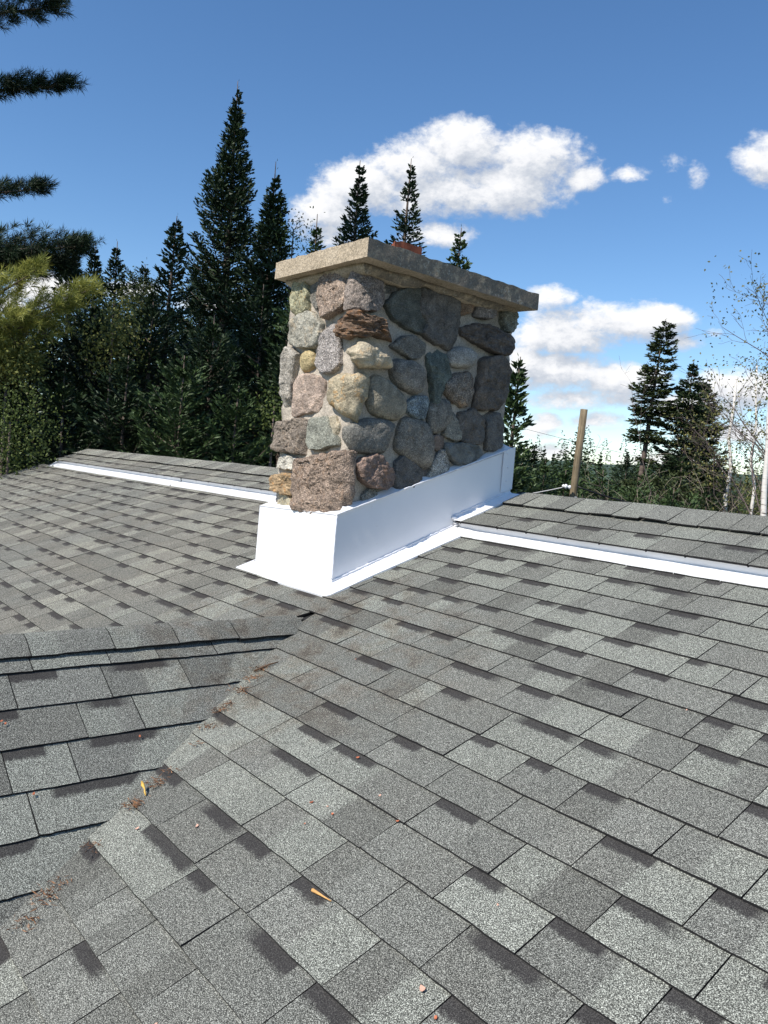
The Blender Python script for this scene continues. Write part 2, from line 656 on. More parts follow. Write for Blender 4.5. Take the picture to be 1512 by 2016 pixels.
def GPL(y, d, n=0.0):
    return (GX - d * GC - n * GN, y, GZ - d * GN + n * GC)


def u_val(v, side=1):
    """where the valley runs on the main slope"""
    d = (GZ - v * SN) / GN
    return GX + side * d * GC


def y_val(d):
    return (GZ - d * GN) / TAN


GROUND = -3.3
house = thing('house', (-3.0, 0.0, GROUND), 'grey shingled house roof around the stone chimney, low main slope with a small cross gable', 'house')

g_ = Geo()
# underlay decks a little below the shingles
vt0 = 1.616
pts = [RP(U_LEFT, EAVE_V, -0.012), RP(U_RIGHT, EAVE_V, -0.012), RP(U_RIGHT, RIDGE_V, -0.012), RP(U_LEFT, RIDGE_V, -0.012)]
ry = RIDGE_V * CS
rz = RIDGE_V * SN
bk = [(U_LEFT, ry, rz - 0.012), (U_RIGHT, ry, rz - 0.012), (U_RIGHT, 2 * ry + 2.2, -2.2 * TAN), (U_LEFT, 2 * ry + 2.2, -2.2 * TAN)]
g_.add(pts, [(0, 1, 2, 3)])
g_.add(bk, [(0, 1, 2, 3)])
main_roof = link('main_roof', g_.mesh('main_roof'), house, (M_DECK,))
g_ = Geo()
g_.add([GP(1.52, 0, -0.012), GP(-4.0, 0, -0.012), GP(-4.0, 2.6, -0.012), GP(y_val(2.6), 2.6, -0.012)], [(0, 1, 2, 3)])
g_.add([GPL(1.52, 0, -0.012), GPL(-4.0, 0, -0.012), GPL(-4.0, 2.6, -0.012), GPL(y_val(2.6), 2.6, -0.012)], [(3, 2, 1, 0)])
gable_roof = link('gable_roof', g_.mesh('gable_roof'), house, (M_DECK,))
# walls and rake boards under the roof
g_ = Geo()
wy0, wy1 = EAVE_V * CS + 0.35, 2 * ry + 1.9
ez = EAVE_V * SN - 0.03
g_.add([(U_LEFT + .3, wy0, GROUND), (U_RIGHT - .3, wy0, GROUND), (U_RIGHT - .3, wy1, GROUND), (U_LEFT + .3, wy1, GROUND),
        (U_LEFT + .3, wy0, wy0 * TAN - .05), (U_RIGHT - .3, wy0, wy0 * TAN - .05), (U_RIGHT - .3, wy1, (2 * ry - wy1) * TAN - .05), (U_LEFT + .3, wy1, (2 * ry - wy1) * TAN - .05),
        (U_LEFT + .3, ry, rz - .06), (U_RIGHT - .3, ry, rz - .06)],
       [(0, 1, 5, 4), (1, 2, 6, 9, 5), (2, 3, 7, 6), (3, 0, 4, 8, 7)])
link('wall', g_.mesh('wall'), house, (M_SIDING,))
g_ = Geo()
for xx in (U_LEFT, U_RIGHT):
    for (a, b) in (((EAVE_V * CS, EAVE_V * SN), (ry, rz)), ((ry, rz), (2 * ry + 2.2, -2.2 * TAN))):
        g_.add([(xx - .012, a[0], a[1] - .16), (xx + .012, a[0], a[1] - .16), (xx + .012, b[0], b[1] - .16), (xx - .012, b[0], b[1] - .16),
                (xx - .012, a[0], a[1] - .02), (xx + .012, a[0], a[1] - .02), (xx + .012, b[0], b[1] - .02), (xx - .012, b[0], b[1] - .02)],
               [(0, 3, 2, 1), (4, 5, 6, 7), (0, 1, 5, 4), (1, 2, 6, 5), (2, 3, 7, 6), (3, 0, 4, 7)])
link('rake_board', g_.mesh('rake_board'), house, (M_WHITE,))
g_ = Geo()
g_.add([(GX - 2.1, -3.7, GROUND), (GX + 2.1, -3.7, GROUND), (GX + 2.1, -3.7, GZ - 2.1 * GN / GC - .05), (GX, -3.7, GZ - .05), (GX - 2.1, -3.7, GZ - 2.1 * GN / GC - .05),
        (GX - 2.1, wy0 + .05, GROUND), (GX + 2.1, wy0 + .05, GROUND), (GX + 2.1, wy0 + .05, GZ - 2.1 * GN / GC - .05), (GX - 2.1, wy0 + .05, GZ - 2.1 * GN / GC - .05)],
       [(0, 1, 2, 3, 4), (1, 6, 7, 2), (5, 0, 4, 8)])
link('gable_wall', g_.mesh('gable_wall'), house, (M_SIDING,))

# ------------------------------------------------------------------ shingle tabs
LITE = np.array((0.163, 0.167, 0.142))
MID = np.array((0.126, 0.127, 0.110))
DARK = np.array((0.108, 0.108, 0.093))
TABS = []            # (name, verts, faces, mats, tints, uvs, centre, parent key)


def pick_tint():
    r = random.random()
    if r < 0.30:
        c = LITE
    elif r < 0.78:
        c = MID * random.uniform(0.9, 1.12)
    else:
        c = DARK * random.uniform(0.95, 1.2)
    return c * random.uniform(0.92, 1.08)


def add_tab(surf, a0, a1, c0, c1, q0, q1, qt, key, thick=0.0072, lift=0.0, wav=0.0015, band=None, tints=None, name='shingle', gap=0.0016,
            base=0.0015, top_n=0.0035):
    """one shingle tab. (a0,a1) ends at the exposed bottom edge q0, (c0,c1) ends at the hidden top edge qt;
    q1 is where the next course covers it"""
    a0, a1, c0, c1 = a0 + gap, a1 - gap, c0 + gap, c1 - gap
    w = max(a1 - a0, c1 - c0)
    if w < 0.006:
        return
    ns = max(2, int(w / 0.06))
    bpos = []
    if tints is None:
        t0 = pick_tint()
        if random.random() < 0.80 and w > 0.14:
            t1 = pick_tint()
            sp = random.uniform(0.35, 0.65)
        else:
            t1, sp = t0, 0.5
    else:
        t0, t1, sp = tints
    fr = sorted(set([i / ns for i in range(ns + 1)] + [max(0.02, sp - 0.03), min(0.98, sp + 0.03)]))
    if band is not None:
        fr = sorted(set(fr + [band[0], min(1.0, band[0] + .012), max(0.0, band[1] - .012), band[1]]))
    span = q1 - q0
    qv = [0.0, 0.45, 0.72, 1.0, (qt - q0) / span]
    ph = random.uniform(0, 100)
    V, Fc, Mi, Tn, Uv = [], [], [], [], []
    nc = len(fr)
    l0, l1 = lift * random.uniform(0.3, 1), lift * random.uniform(0.3, 1)

    def bandval(f):
        if band is None:
            return 0.0
        return 1.0 if band[0] <= f <= band[1] else 0.0

    # row 0: lower lip (underside of the bottom edge); rows 1..: top surface
    for r in range(len(qv) + 1):
        for f in fr:
            lf = (l0 * (1 - f) + l1 * f) + wav * 0.8 * noise.noise((ph + f * w * 9, 3.1, 0))
            wob = wav * noise.noise((ph + f * w * 14, 0.0, 7.7)) + wav * 0.8 * noise.noise((ph + f * w * 60, 5.0, 7.7))
            if r == 0:
                n = base + lf
                t = 0.0
            else:
                t = qv[r - 1]
                k = min(1.0, t)
                n = (base + thick + lf) * (1 - k) + top_n * k
                if t > 1.0:
                    n = top_n - 0.003
            q = q0 + t * span + (wob if t < 0.9 else 0)
            tt = min(1.0, t * span / (qt - q0))
            A0 = a0 + (c0 - a0) * tt
            A1 = a1 + (c1 - a1) * tt
            V.append(surf(A0 + (A1 - A0) * f, q, n))
            ss = min(1, max(0, (f - sp + 0.03) / 0.06))
            cc = t0 * (1 - ss) + t1 * ss
            Tn.append((cc[0], cc[1], cc[2], 1))
            Uv.append((f, t, bandval(f)))
    R = len(qv) + 1
    for r in range(R - 1):
        for i in range(nc - 1):
            Fc.append((r * nc + i, r * nc + i + 1, (r + 1) * nc + i + 1, (r + 1) * nc + i))
            Mi.append(1 if r == 0 else 0)
    # end faces
    o = len(V)
    for f_i, f in ((0, 0.0), (nc - 1, 1.0)):
        idx = [f_i + nc * r for r in (1, 2, 3, 4)]
        lows = []
        for r, t in ((1, 0.0), (2, qv[1]), (3, qv[2]), (4, 1.0)):
            tt = min(1.0, t * span / (qt - q0))
            A = (a0 + (c0 - a0) * tt) if f == 0.0 else (a1 + (c1 - a1) * tt)
            lows.append(len(V))
            V.append(surf(A, q0 + t * span, -0.004))
            Tn.append((0.02, 0.02, 0.02, 1))
            Uv.append((0, 0, 0))
        for j in range(3):
            q4 = (idx[j], lows[j], lows[j + 1], idx[j + 1])
            Fc.append(q4 if f == 0.0 else q4[::-1])
            Mi.append(1)
    ctr = surf((a0 + a1) / 2, (q0 + q1) / 2, 0)
    qc = [surf(a0, q0, 0.006), surf(a1, q0, 0.006), surf(c1, q1, 0.004), surf(c0, q1, 0.004)]
    TABS.append((name, V, Fc, Mi, Tn, Uv, ctr, key, qc))


def rnd_band(k=0.62):
    if random.random() < k + .02:
        a = random.choice((0.0, 0.0, 0.0, 0.0, random.uniform(0.1, 0.4)))
        return (a, min(1.0, a + random.uniform(0.34, 0.62)))
    return None


# bottom edges of the courses, measured up the slope, top course first
VK = [2.63, 2.496, 2.341, 2.202, 2.06, 1.925, 1.792, 1.66, 1.517, 1.368, 1.231, 1.099, .968, .84, .693, .536, .385]
while VK[-1] > EAVE_V + 0.1:
    VK.append(VK[-1] - 0.143)
JOINTS = {
    1: [-1.796, -1.575, -1.455], 2: [-1.754, -1.524, -1.265], 3: [-1.553], 4: [-2.04, -1.936, -1.604, -1.294],
    5: [-2.668, -2.439, -2.243, -1.948, -1.635, -1.313, -1.172, -1.085], 6: [-2.762, -2.422, -2.108, -1.735, -1.425, -1.102],
    7: [-2.503, -2.227, -2.022, -1.825, -1.531, -1.299, -1.11, -0.948], 8: [-2.29, -1.981, -1.671, -1.339, -1.057],
    9: [-1.965, -1.877, -1.582, -1.319, -1.078, -0.847], 10: [-2.422, -2.264, -1.875, -1.597, -1.39, -1.197, -0.927, -0.723],
    11: [-2.512, -2.172, -1.8, -1.536, -1.298, -1.047, -0.775], 12: [-2.191, -1.917, -1.467, -1.177, -0.914, -0.675],
    13: [-2.189, -1.84, -1.492, -1.224, -0.985, -0.719], 14: [-2.157, -1.829, -1.542, -1.312, -1.109],
    15: [-2.038, -1.799, -1.534, -1.23], 16: [-1.568, -1.252]}


def joints(lo, hi, known=()):
    known = sorted(k for k in known if lo + .03 < k < hi - .03)
    out = [lo]
    if known:
        left, right = known[0], known[-1]
        x = left
        pre = []
        while x - lo > 0.4:
            x -= random.uniform(0.15, 0.30)
            pre.append(x)
        out += sorted(p for p in pre if p > lo + .05) + known
        x = right
    else:
        x = lo + random.uniform(0.05, 0.3)
        out.append(x)
    while x < hi - 0.31:
        x += random.uniform(0.15, 0.30)
        out.append(x)
    out.append(hi)
    return out


for k in range(len(VK)):
    v0 = VK[k]
    v1 = VK[k - 1] if k else 2.70
    vt = v1 + (0.06 if k else 0.012)
    spans = []
    if v0 > vt0:
        spans.append((U_LEFT - .02, U_RIGHT, U_LEFT - .02, U_RIGHT))
    else:
        ur0, ur1 = u_val(v0), max(GX, u_val(vt)) if vt < vt0 else GX
        ul0, ul1 = u_val(v0, -1), min(GX, u_val(vt, -1)) if vt < vt0 else GX
        if v0 > -1.6:
            spans.append((U_LEFT - .02, ul0, U_LEFT - .02, ul1))
        else:
            spans.append((U_LEFT - .02, ul0, U_LEFT - .02, ul1))
        spans.append((ur0, U_RIGHT, ur1, U_RIGHT))
    for (b0, b1, t0, t1) in spans:
        js = joints(b0, b1, JOINTS.get(k, ()))
        for i in range(len(js) - 1):
            c0 = t0 if i == 0 else js[i]
            c1 = t1 if i == len(js) - 2 else js[i + 1]
            if i == len(js) - 2 and c1 < js[i]:
                c1 = js[i] + 0.01
            if i == 0 and c0 > js[i + 1]:
                c0 = js[i + 1] - 0.01
            lf = random.choice((0, 0, 0.001, 0.002, 0.0035))
            add_tab(RP, js[i], js[i + 1], c0, c1, v0, v1, vt, 'main', lift=lf, band=rnd_band(), wav=0.0022)

# courses on the raised deck below the ridge
DVL, DVR = [2.758, 2.880, 3.0], [2.70, 2.862, 3.0]
LEFT_RISE = 0.058        # the left part of the deck starts a little farther up the slope
for k in (0, 1):
    for (b0, b1, DV) in ((-9.92, -3.80, DVL), (-2.985 if k == 0 else -2.965, U_RIGHT, DVR)):
        v0, v1 = DV[k], DV[k + 1]
        js = joints(b0, b1)
        for i in range(len(js) - 1):
            add_tab(lambda u, v, n: RP(u, v, n + DECK_N), js[i], js[i + 1], js[i], js[i + 1], v0, v1, v1 + .06, 'deck', lift=random.choice((0, .001, .003)),
                    band=rnd_band(0.5) if k == 0 else None, wav=0.003)


def ridge_surf(u, v, n):
    """cap strip bending over the ridge; v is measured along the strip"""
    top = RIDGE_V
    wav = 0.004 * noise.noise((u * 2.3, 1.5, 0)) + 0.003 * noise.noise((u * 7.0, 4.5, 0))
    bendw = 0.06
    a = v - top
    if a < -bendw:
        ang, q, h = SL, v, 0.0
        p = RP(u, q, n + DECK_N + 0.010 + wav)
        return p
    # smooth arc from +SL to -SL
    t = min(1.0, (a + bendw) / (2 * bendw))
    st = RP(u, top - bendw, DECK_N + 0.010 + wav)
    Y, Z = st[1], st[2]
    steps = 10
    dl = (a + bendw) / steps
    for i in range(steps):
        s_ = (a + bendw) * (i + 0.5) / steps
        th = SL - 2 * SL * min(1.0, s_ / (2 * bendw))
        Y += dl * math.cos(th)
        Z += dl * math.sin(th)
    th = SL - 2 * SL * t
    return (u, Y - n * math.sin(th), Z + n * math.cos(th))


for (b0, b1) in ((-9.95, -3.78), (-2.955, U_RIGHT)):
    u = b0
    while u < b1 - 0.05:
        w = random.uniform(0.132, 0.15)
        if b1 - u - w < 0.06:
            w = b1 - u
        lt = random.choice((0, 0.001, 0.003, 0.006))
        c = pick_tint() * random.uniform(.95, 1.15)
        v0 = 3.0 + random.uniform(-.004, .004)
        q = Geo()
        TABS_before = len(TABS)
        add_tab(ridge_surf, u, u + w, u - .02, u + w - .02, v0, RIDGE_V - .05, RIDGE_V + .2, 'ridge', lift=lt, tints=(c, c, 0.5), name='ridge_cap', wav=0.002,
                thick=0.006, top_n=0.0075)
        u += w

# cross gable: courses, then the caps along its ridge
GD = [0.0, 0.178, .33, .483, .640, .791, .947]
while GD[-1] < 2.35:
    GD.append(GD[-1] + 0.152)
for sidef, key in ((GP, 'gable'), (GPL, 'gable_far')):
    for k in range(1, len(GD)):
        d0, d1 = GD[k], GD[k - 1]
        if k == 1:
            d1 = 0.05
        hi0, hi1 = y_val(d0) + .02, min(1.50, y_val(d1) + .02)

        def sf(y, q, n, sidef=sidef):
            return sidef(y, -q, n)
        js = joints(-4.0, hi0)
        for i in range(len(js) - 1):
            c1 = hi1 if i == len(js) - 2 else js[i + 1]
            ht = min(1.515, y_val(max(0, d1 - .05)) + .02)
            c1 = ht if i == len(js) - 2 else js[i + 1]
            lf = random.choice((0.0, 0.001, 0.003, 0.005))
            if sidef is GP:
                add_tab(sf, js[i], js[i + 1], js[i], c1, -d0, -d1, -d1 + .05, key, thick=0.008, lift=lf, band=rnd_band(), wav=0.003)
            else:
                add_tab(sf, js[i + 1], js[i], c1, js[i], -d0, -d1, -d1 + .05, key, gap=-0.0016, thick=0.009) if False else \
                    add_tab(lambda y, q, n: GPL(y, -q, n), js[i], js[i + 1], js[i], c1, -d0, -d1, -d1 + .05, key, thick=0.009)


def gcap_surf(y, q, n):
    """cap bending over the gable ridge: q from -0.13 (near side edge) to +0.13"""
    bw = 0.035
    w = 0.004 * noise.noise((y * 3.0, 8.5, 0))
    if q < -bw:
        return GP(y, -q, n + 0.013 + w)
    if q > bw:
        return GPL(y, q, n + 0.013 + w)
    A = np.array(GP(y, bw, 0.013 + w))
    B = np.array(GPL(y, bw, 0.013 + w))
    t = (q + bw) / (2 * bw)
    th = GS * (1 - 2 * t)
    top = np.array((GX, y, GZ + 0.013 / GC + w - 0.004))
    p = (1 - t) ** 2 * A + 2 * t * (1 - t) * top + t * t * B
    return tuple(p + n * np.array((math.sin(th), 0, math.cos(th))))


y = -4.0
while y < 1.40:
    w = random.uniform(0.2, 0.32)
    e = min(1.47, y + w)
    if 1.47 - e < 0.1:
        e = 1.47
    lt = random.choice((0.001, 0.003, 0.007))
    add_tab(gcap_surf, y, e, y, e, -0.122 + random.uniform(-.004, .004), 0.0, 0.125, 'gable', lift=lt, name='ridge_cap', thick=0.008, wav=0.003, top_n=0.009)
    y = e
    if e >= 1.46:
        break


def px_of(p):
    c = RW @ (np.array(p) - CAM)
    if c[2] < 0.05:
        return None
    return np.array([756 + FPX * c[0] / c[2], 1008 + FPX * c[1] / c[2]])


def size_in_view(qc):
    pp = [px_of(p) for p in qc]
    if any(p is None for p in pp):
        return 0.0
    pp = np.array(pp)
    cl = np.clip(pp, [0, 0], [1512, 2016])
    x, y = cl[:, 0], cl[:, 1]
    return 0.5 * abs(np.dot(x, np.roll(y, -1)) - np.dot(y, np.roll(x, -1)))


def tab_mesh(name, tabs):
    V, F, Mi, T, U = [], [], [], [], []
    for t in tabs:
        o = len(V)
        V.extend(t[1])
        F.extend(tuple(i + o for i in f) for f in t[2])
        Mi.extend(t[3])
        T.extend(t[4])
        U.extend(t[5])
    me = pymesh(name, V, F, Mi)
    at = me.attributes.new('tint', 'FLOAT_COLOR', 'POINT')
    at.data.foreach_set('color', np.array(T, dtype=np.float32).ravel())
    at = me.attributes.new('tab', 'FLOAT_VECTOR', 'POINT')
    at.data.foreach_set('vector', np.array(U, dtype=np.float32).ravel())
    return me


def hidden(t):
    """behind the cross gable or the chimney as seen here: not worth an object of its own"""
    c = t[6]
    return t[7] == 'gable_far'


order = sorted(range(len(TABS)), key=lambda i: -(0 if hidden(TABS[i]) else size_in_view(TABS[i][8])))
caps = [i for i in order if TABS[i][0] == 'ridge_cap'][:110]
caps = [i for i in caps if size_in_view(TABS[i][8]) > 60]
solo = [i for i in order if TABS[i][0] == 'shingle' and size_in_view(TABS[i][8]) > 100][:300]
PAR = {'main': main_roof, 'deck': main_roof, 'ridge': main_roof, 'gable': gable_roof, 'gable_far': gable_roof}
used = set(solo) | set(caps)
for i in solo + caps:
    t = TABS[i]
    me = tab_mesh(t[0], [t])
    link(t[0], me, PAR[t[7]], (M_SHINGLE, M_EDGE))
rest = [TABS[i] for i in range(len(TABS)) if i not in used]
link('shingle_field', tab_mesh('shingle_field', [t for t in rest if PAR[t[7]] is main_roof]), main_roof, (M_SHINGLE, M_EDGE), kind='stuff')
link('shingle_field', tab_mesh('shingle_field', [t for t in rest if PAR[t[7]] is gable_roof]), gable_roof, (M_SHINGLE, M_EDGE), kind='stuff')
# back slope, out of sight: plain courses in one sheet
g_ = Geo()
for k in range(26):
    yy0, yy1 = ry + 0.19 + k * 0.14, ry + 0.19 + (k + 1) * 0.14 + .03
    zz0, zz1 = (2 * ry - yy0) * TAN + .010, (2 * ry - yy1) * TAN + .016
    g_.add([(U_LEFT, yy0, zz0), (U_RIGHT, yy0, zz0), (U_RIGHT, yy1, zz1), (U_LEFT, yy1, zz1)], [(0, 1, 2, 3)])
me = g_.mesh('back_slope')
at = me.attributes.new('tint', 'FLOAT_COLOR', 'POINT')
at.data.foreach_set('color', np.tile(np.array([*MID, 1], dtype=np.float32), len(me.vertices)))
at = me.attributes.new('tab', 'FLOAT_VECTOR', 'POINT')
link('back_slope', me, main_roof, (M_SHINGLE,))


# raised deck body and its white step flashing
def strip(pts_list):
    """sheet through rows of points"""
    g = Geo()
    n = len(pts_list[0])
    V = [p for row in pts_list for p in row]
    F = [(r * n + i, r * n + i + 1, (r + 1) * n + i + 1, (r + 1) * n + i) for r in range(len(pts_list) - 1) for i in range(n - 1)]
    g.add(V, F)
    return g


g_ = Geo()
for (b0, b1, dv) in ((-9.9, -3.76, LEFT_RISE), (-3.04, U_RIGHT, 0.0)):
    v0 = DECK_V + 0.004 + dv
    g_.add([RP(b0, 2.705 + dv, DECK_N - .001), RP(b1, 2.705 + dv, DECK_N - .001), RP(b1, v0 + .02, DECK_N - .0005), RP(b0, v0 + .02, DECK_N - .0005)], [(0, 1, 2, 3)])
    g_.add([RP(b0, v0, 0), RP(b1, v0, 0), RP(b1, v0, DECK_N - .002), RP(b0, v0, DECK_N - .002), RP(b1, RIDGE_V, DECK_N - .002), RP(b0, RIDGE_V, DECK_N - .002),
            RP(b0, RIDGE_V, 0), (b0, ry + .25, rz - .25 * TAN + .02), (b1, ry + .25, rz - .25 * TAN + .02)],
           [(0, 1, 2, 3), (3, 2, 4, 5), (0, 3, 5, 6), (5, 4, 8, 7)])
link('raised_deck', g_.mesh('raised_deck'), main_roof, (M_DECK,))


def step_flashing(u0, u1, name, vlow, seed, dv=0.0):
    n = max(3, int((u1 - u0) / 0.12))
    rows = []
    us = [u0 + (u1 - u0) * i / n for i in range(n + 1)]
    prof = [(vlow - .004, 0.002), (vlow, 0.0145), (vlow + .02, 0.0135), (DECK_V + dv - 0.004, 0.012), (DECK_V + dv + 0.001, 0.016), (DECK_V + dv + 0.002, DECK_N - .004)]
    for (v, nn) in prof:
        row = []
        for u in us:
            wv = 0.004 * noise.noise((u * 1.3, seed, 0)) if v < DECK_V - .02 else 0.0
            wn_ = 0.0025 * noise.noise((u * 2.1, seed + 3, 0)) if v < DECK_V - .02 else 0.0
            row.append(RP(u, v + wv, nn + wn_))
        rows.append(row)
    # a thin sheet; the end stands square
    g = strip(rows)
    return link(name, g.mesh(name, False), house, (M_WHITE,))


step_flashing(-9.86, -6.52, 'step_flashing', 2.675, 1.0, LEFT_RISE)
step_flashing(-6.505, -3.72, 'step_flashing', 2.68, 2.0, LEFT_RISE)
step_flashing(-3.047, U_RIGHT, 'step_flashing', 2.637, 3.0)
g_ = Geo()
P0 = [RP(-9.87, 2.65, .004), RP(-9.87, DECK_V + LEFT_RISE, .004), RP(-9.87, DECK_V + LEFT_RISE + .002, DECK_N - .004), RP(-9.87, DECK_V + LEFT_RISE - .03, .03)]
g_.add(P0 + [tuple(np.array(p) + (-.012, 0, 0)) for p in P0], [(0, 1, 2, 3), (7, 6, 5, 4), (0, 4, 5, 1), (1, 5, 6, 2), (2, 6, 7, 3), (3, 7, 4, 0)])
link('flashing_end', g_.mesh('flashing_end'), house, (M_WHITE,))

# ------------------------------------------------------------------ chimney
chimney = thing('chimney', (-3.39, 2.35, 0.85), 'square fieldstone chimney with a thick concrete cap and a white metal collar at its foot', 'chimney')
XL, XR, YF, YB = -3.69, -3.09, 1.832, 2.90        # mortar faces
ZB, ZT = 0.55, 2.165


def grid_box(x0, x1, y0, y1, z0, z1, step, disp, seed, bevel=0.0):
    bm = bmesh.new()
    nx, ny, nz = [max(1, int(round((b - a) / step))) for a, b in ((x0, x1), (y0, y1), (z0, z1))]
    vm = {}

    def vert(i, j, k):
        key = (i, j, k)
        if key not in vm:
            vm[key] = bm.verts.new((x0 + (x1 - x0) * i / nx, y0 + (y1 - y0) * j / ny, z0 + (z1 - z0) * k / nz))
        return vm[key]
    for i in range(nx):
        for j in range(ny):
            bm.faces.new([vert(i, j, 0), vert(i, j + 1, 0), vert(i + 1, j + 1, 0), vert(i + 1, j, 0)])
            bm.faces.new([vert(i, j, nz), vert(i + 1, j, nz), vert(i + 1, j + 1, nz), vert(i, j + 1, nz)])
    for i in range(nx):
        for k in range(nz):
            bm.faces.new([vert(i, 0, k), vert(i + 1, 0, k), vert(i + 1, 0, k + 1), vert(i, 0, k + 1)])
            bm.faces.new([vert(i, ny, k), vert(i, ny, k + 1), vert(i + 1, ny, k + 1), vert(i + 1, ny, k)])
    for j in range(ny):
        for k in range(nz):
            bm.faces.new([vert(0, j, k), vert(0, j, k + 1), vert(0, j + 1, k + 1), vert(0, j + 1, k)])
            bm.faces.new([vert(nx, j, k), vert(nx, j + 1, k), vert(nx, j + 1, k + 1), vert(nx, j, k + 1)])
    bm.normal_update()
    mv = []
    for v in bm.verts:
        p = v.co
        d = disp * (noise.noise(p * 7 + Vector((seed, 0, 0))) + 0.5 * noise.noise(p * 19 + Vector((seed, 5, 0))) + 0.35 * noise.noise(p * 45))
        mv.append((v, v.normal * d))
    for v, d in mv:
        v.co += d
    me = bpy.data.meshes.new('grid_box')
    bm.to_mesh(me)
    bm.free()
    return me


core = link('mortar_core', grid_box(XL, XR, YF, YB, ZB, ZT, 0.022, 0.010, 3.0), chimney, (M_MORTAR,))
for p in core.data.polygons:
    p.use_smooth = True

# cap slab: near face level, a little thinner to the back
me = grid_box(-3.712, -2.925, 1.738, 2.905, 2.160, 2.246, 0.0145, 0.0032, 9.0)
for v in me.vertices:
    f = (v.co.y - 1.738) / 1.167
    v.co.z -= 0.022 * f * (v.co.x + 3.712) / 0.787
    # chipped lower and upper arrises
    if v.co.z > 2.22 and (v.co.x > -2.945 or v.co.y < 1.757):
        v.co.z -= 0.008 * max(0, noise.noise(v.co * 22))
cap = link('cap_slab', me, chimney, (M_CONC,))
for p in cap.data.polygons:
    p.use_smooth = True
cap.data.set_sharp_from_angle(angle=math.radians(38))
# the mortar bed squeezed out under the slab
me = grid_box(-3.685, -3.015, 1.790, 2.885, 2.120, 2.164, 0.022, 0.016, 12.0)
for v in me.vertices:
    if v.co.z < 2.14:
        v.co.x += (-3.35 - v.co.x) * 0.07
        v.co.y += (2.35 - v.co.y) * 0.05
        v.co.z += 0.012 * noise.noise(v.co * 6)
bed = link('mortar_bed', me, chimney, (M_CONC,))
for p in bed.data.polygons:
    p.use_smooth = True
# clay flue liner
g_ = Geo()
fx0, fx1, fy0, fy1, fz0, fz1, ft = -3.44, -3.17, 2.085, 2.265, 2.2, 2.358, 0.022
outer = [(fx0, fy0), (fx1, fy0), (fx1, fy1), (fx0, fy1)]
inner = [(fx0 + ft, fy0 + ft), (fx1 - ft, fy0 + ft), (fx1 - ft, fy1 - ft), (fx0 + ft, fy1 - ft)]


def sub(ring, n=9):
    out = []
    for i in range(4):
        a, b = ring[i], ring[(i + 1) % 4]
        for j in range(n):
            out.append((a[0] + (b[0] - a[0]) * j / n, a[1] + (b[1] - a[1]) * j / n))
    return out


so_, si_ = sub(outer), sub(inner)
rows = []
for (ring, z, jit) in ((so_, fz0, 0), (so_, fz1, 1), (si_, fz1 - .004, 1), (si_, fz0, 0)):
    rows.append([(x + .003 * noise.noise((x * 30, y * 30, z * 9)), y + .003 * noise.noise((x * 30, y * 30, 7)),
                  z - jit * min(.085, max(0, -3.185 - x) * 2.2) + jit * 0.014 * noise.noise((x * 14, y * 14, 2.2)) - jit * (0.014 if noise.noise((x * 9, y * 23, 0)) > .25 else 0)) for (x, y) in ring])
n_ = len(rows[0])
V = [p for r in rows for p in r]
F = [(r * n_ + i, r * n_ + (i + 1) % n_, (r + 1) * n_ + (i + 1) % n_, (r + 1) * n_ + i) for r in range(3) for i in range(n_)]
g_.add(V, F)
link('clay_flue', g_.mesh('clay_flue'), chimney, (M_CLAY,))

# --- stones: outlines read off the photograph, laid on the wrapped front and side faces
SX, SY = -3.058, 1.795         # planes on which the outlines lie (stone faces)
WF = XR - XL
WS = YB - YF


def ray_plane(px, py, axis, val):
    d = ray(px, py)
    t = (val - CAM[axis]) / d[axis]
    return CAM + d * t


def arris_x(py):
    return 692.0 + (1000.0 - py) * (38.0 / 440.0)


def unwrap(px, py):
    if px < arris_x(py):
        p = ray_plane(px, py, 1, SY)
        s = p[0] - XR
        s = min(s, 0.03)
    else:
        p = ray_plane(px, py, 0, SX)
        s = p[1] - YF
        s = max(s, -0.03)
    return s, p[2]


def wrap(s, z, h):
    """s<0 front face, s>0 right-hand face, rounded arris between; s<-WF left face, s>WS back"""
    r = 0.035
    if s < -WF - r:
        return Vector((XL - h, YF + (-WF - s), z))
    if s < -WF + r:
        t = (s + WF + r) / (2 * r)
        a = pi / 2 * t
        c = Vector((XL + r, YF + r, z))
        return c + Vector((-math.cos(a), -math.sin(a), 0)) * (r + h)
    if s < -r:
        return Vector((XR + s, YF - h, z))
    if s < r:
        t = (s + r) / (2 * r)
        a = pi / 2 * t
        c = Vector((XR - r, YF + r, z))
        return c + Vector((math.sin(a), -math.cos(a), 0)) * (r + h)
    if s < WS - r:
        return Vector((XR + h, YF + s, z))
    if s < WS + r:
        t = (s - WS + r) / (2 * r)
        a = pi / 2 * t
        c = Vector((XR - r, YB - r, z))
        return c + Vector((math.cos(a), math.sin(a), 0)) * (r + h)
    return Vector((XR - (s - WS), YB + h, z))


def chaikin(pts, f=0.25):
    out = []
    n = len(pts)
    for i in range(n):
        a, b = np.array(pts[i]), np.array(pts[(i + 1) % n])
        out.append(a * (1 - f) + b * f)
        out.append(a * f + b * (1 - f))
    return out


def resample(pts, n):
    pts = [np.array(p) for p in pts]
    d = [np.linalg.norm(pts[(i + 1) % len(pts)] - pts[i]) for i in range(len(pts))]
    L = sum(d)
    out, i, acc_ = [], 0, 0.0
    for k in range(n):
        t = L * k / n
        while acc_ + d[i] < t:
            acc_ += d[i]
            i += 1
        f = (t - acc_) / (d[i] + 1e-9)
        out.append(pts[i] * (1 - f) + pts[(i + 1) % len(pts)] * f)
    return out


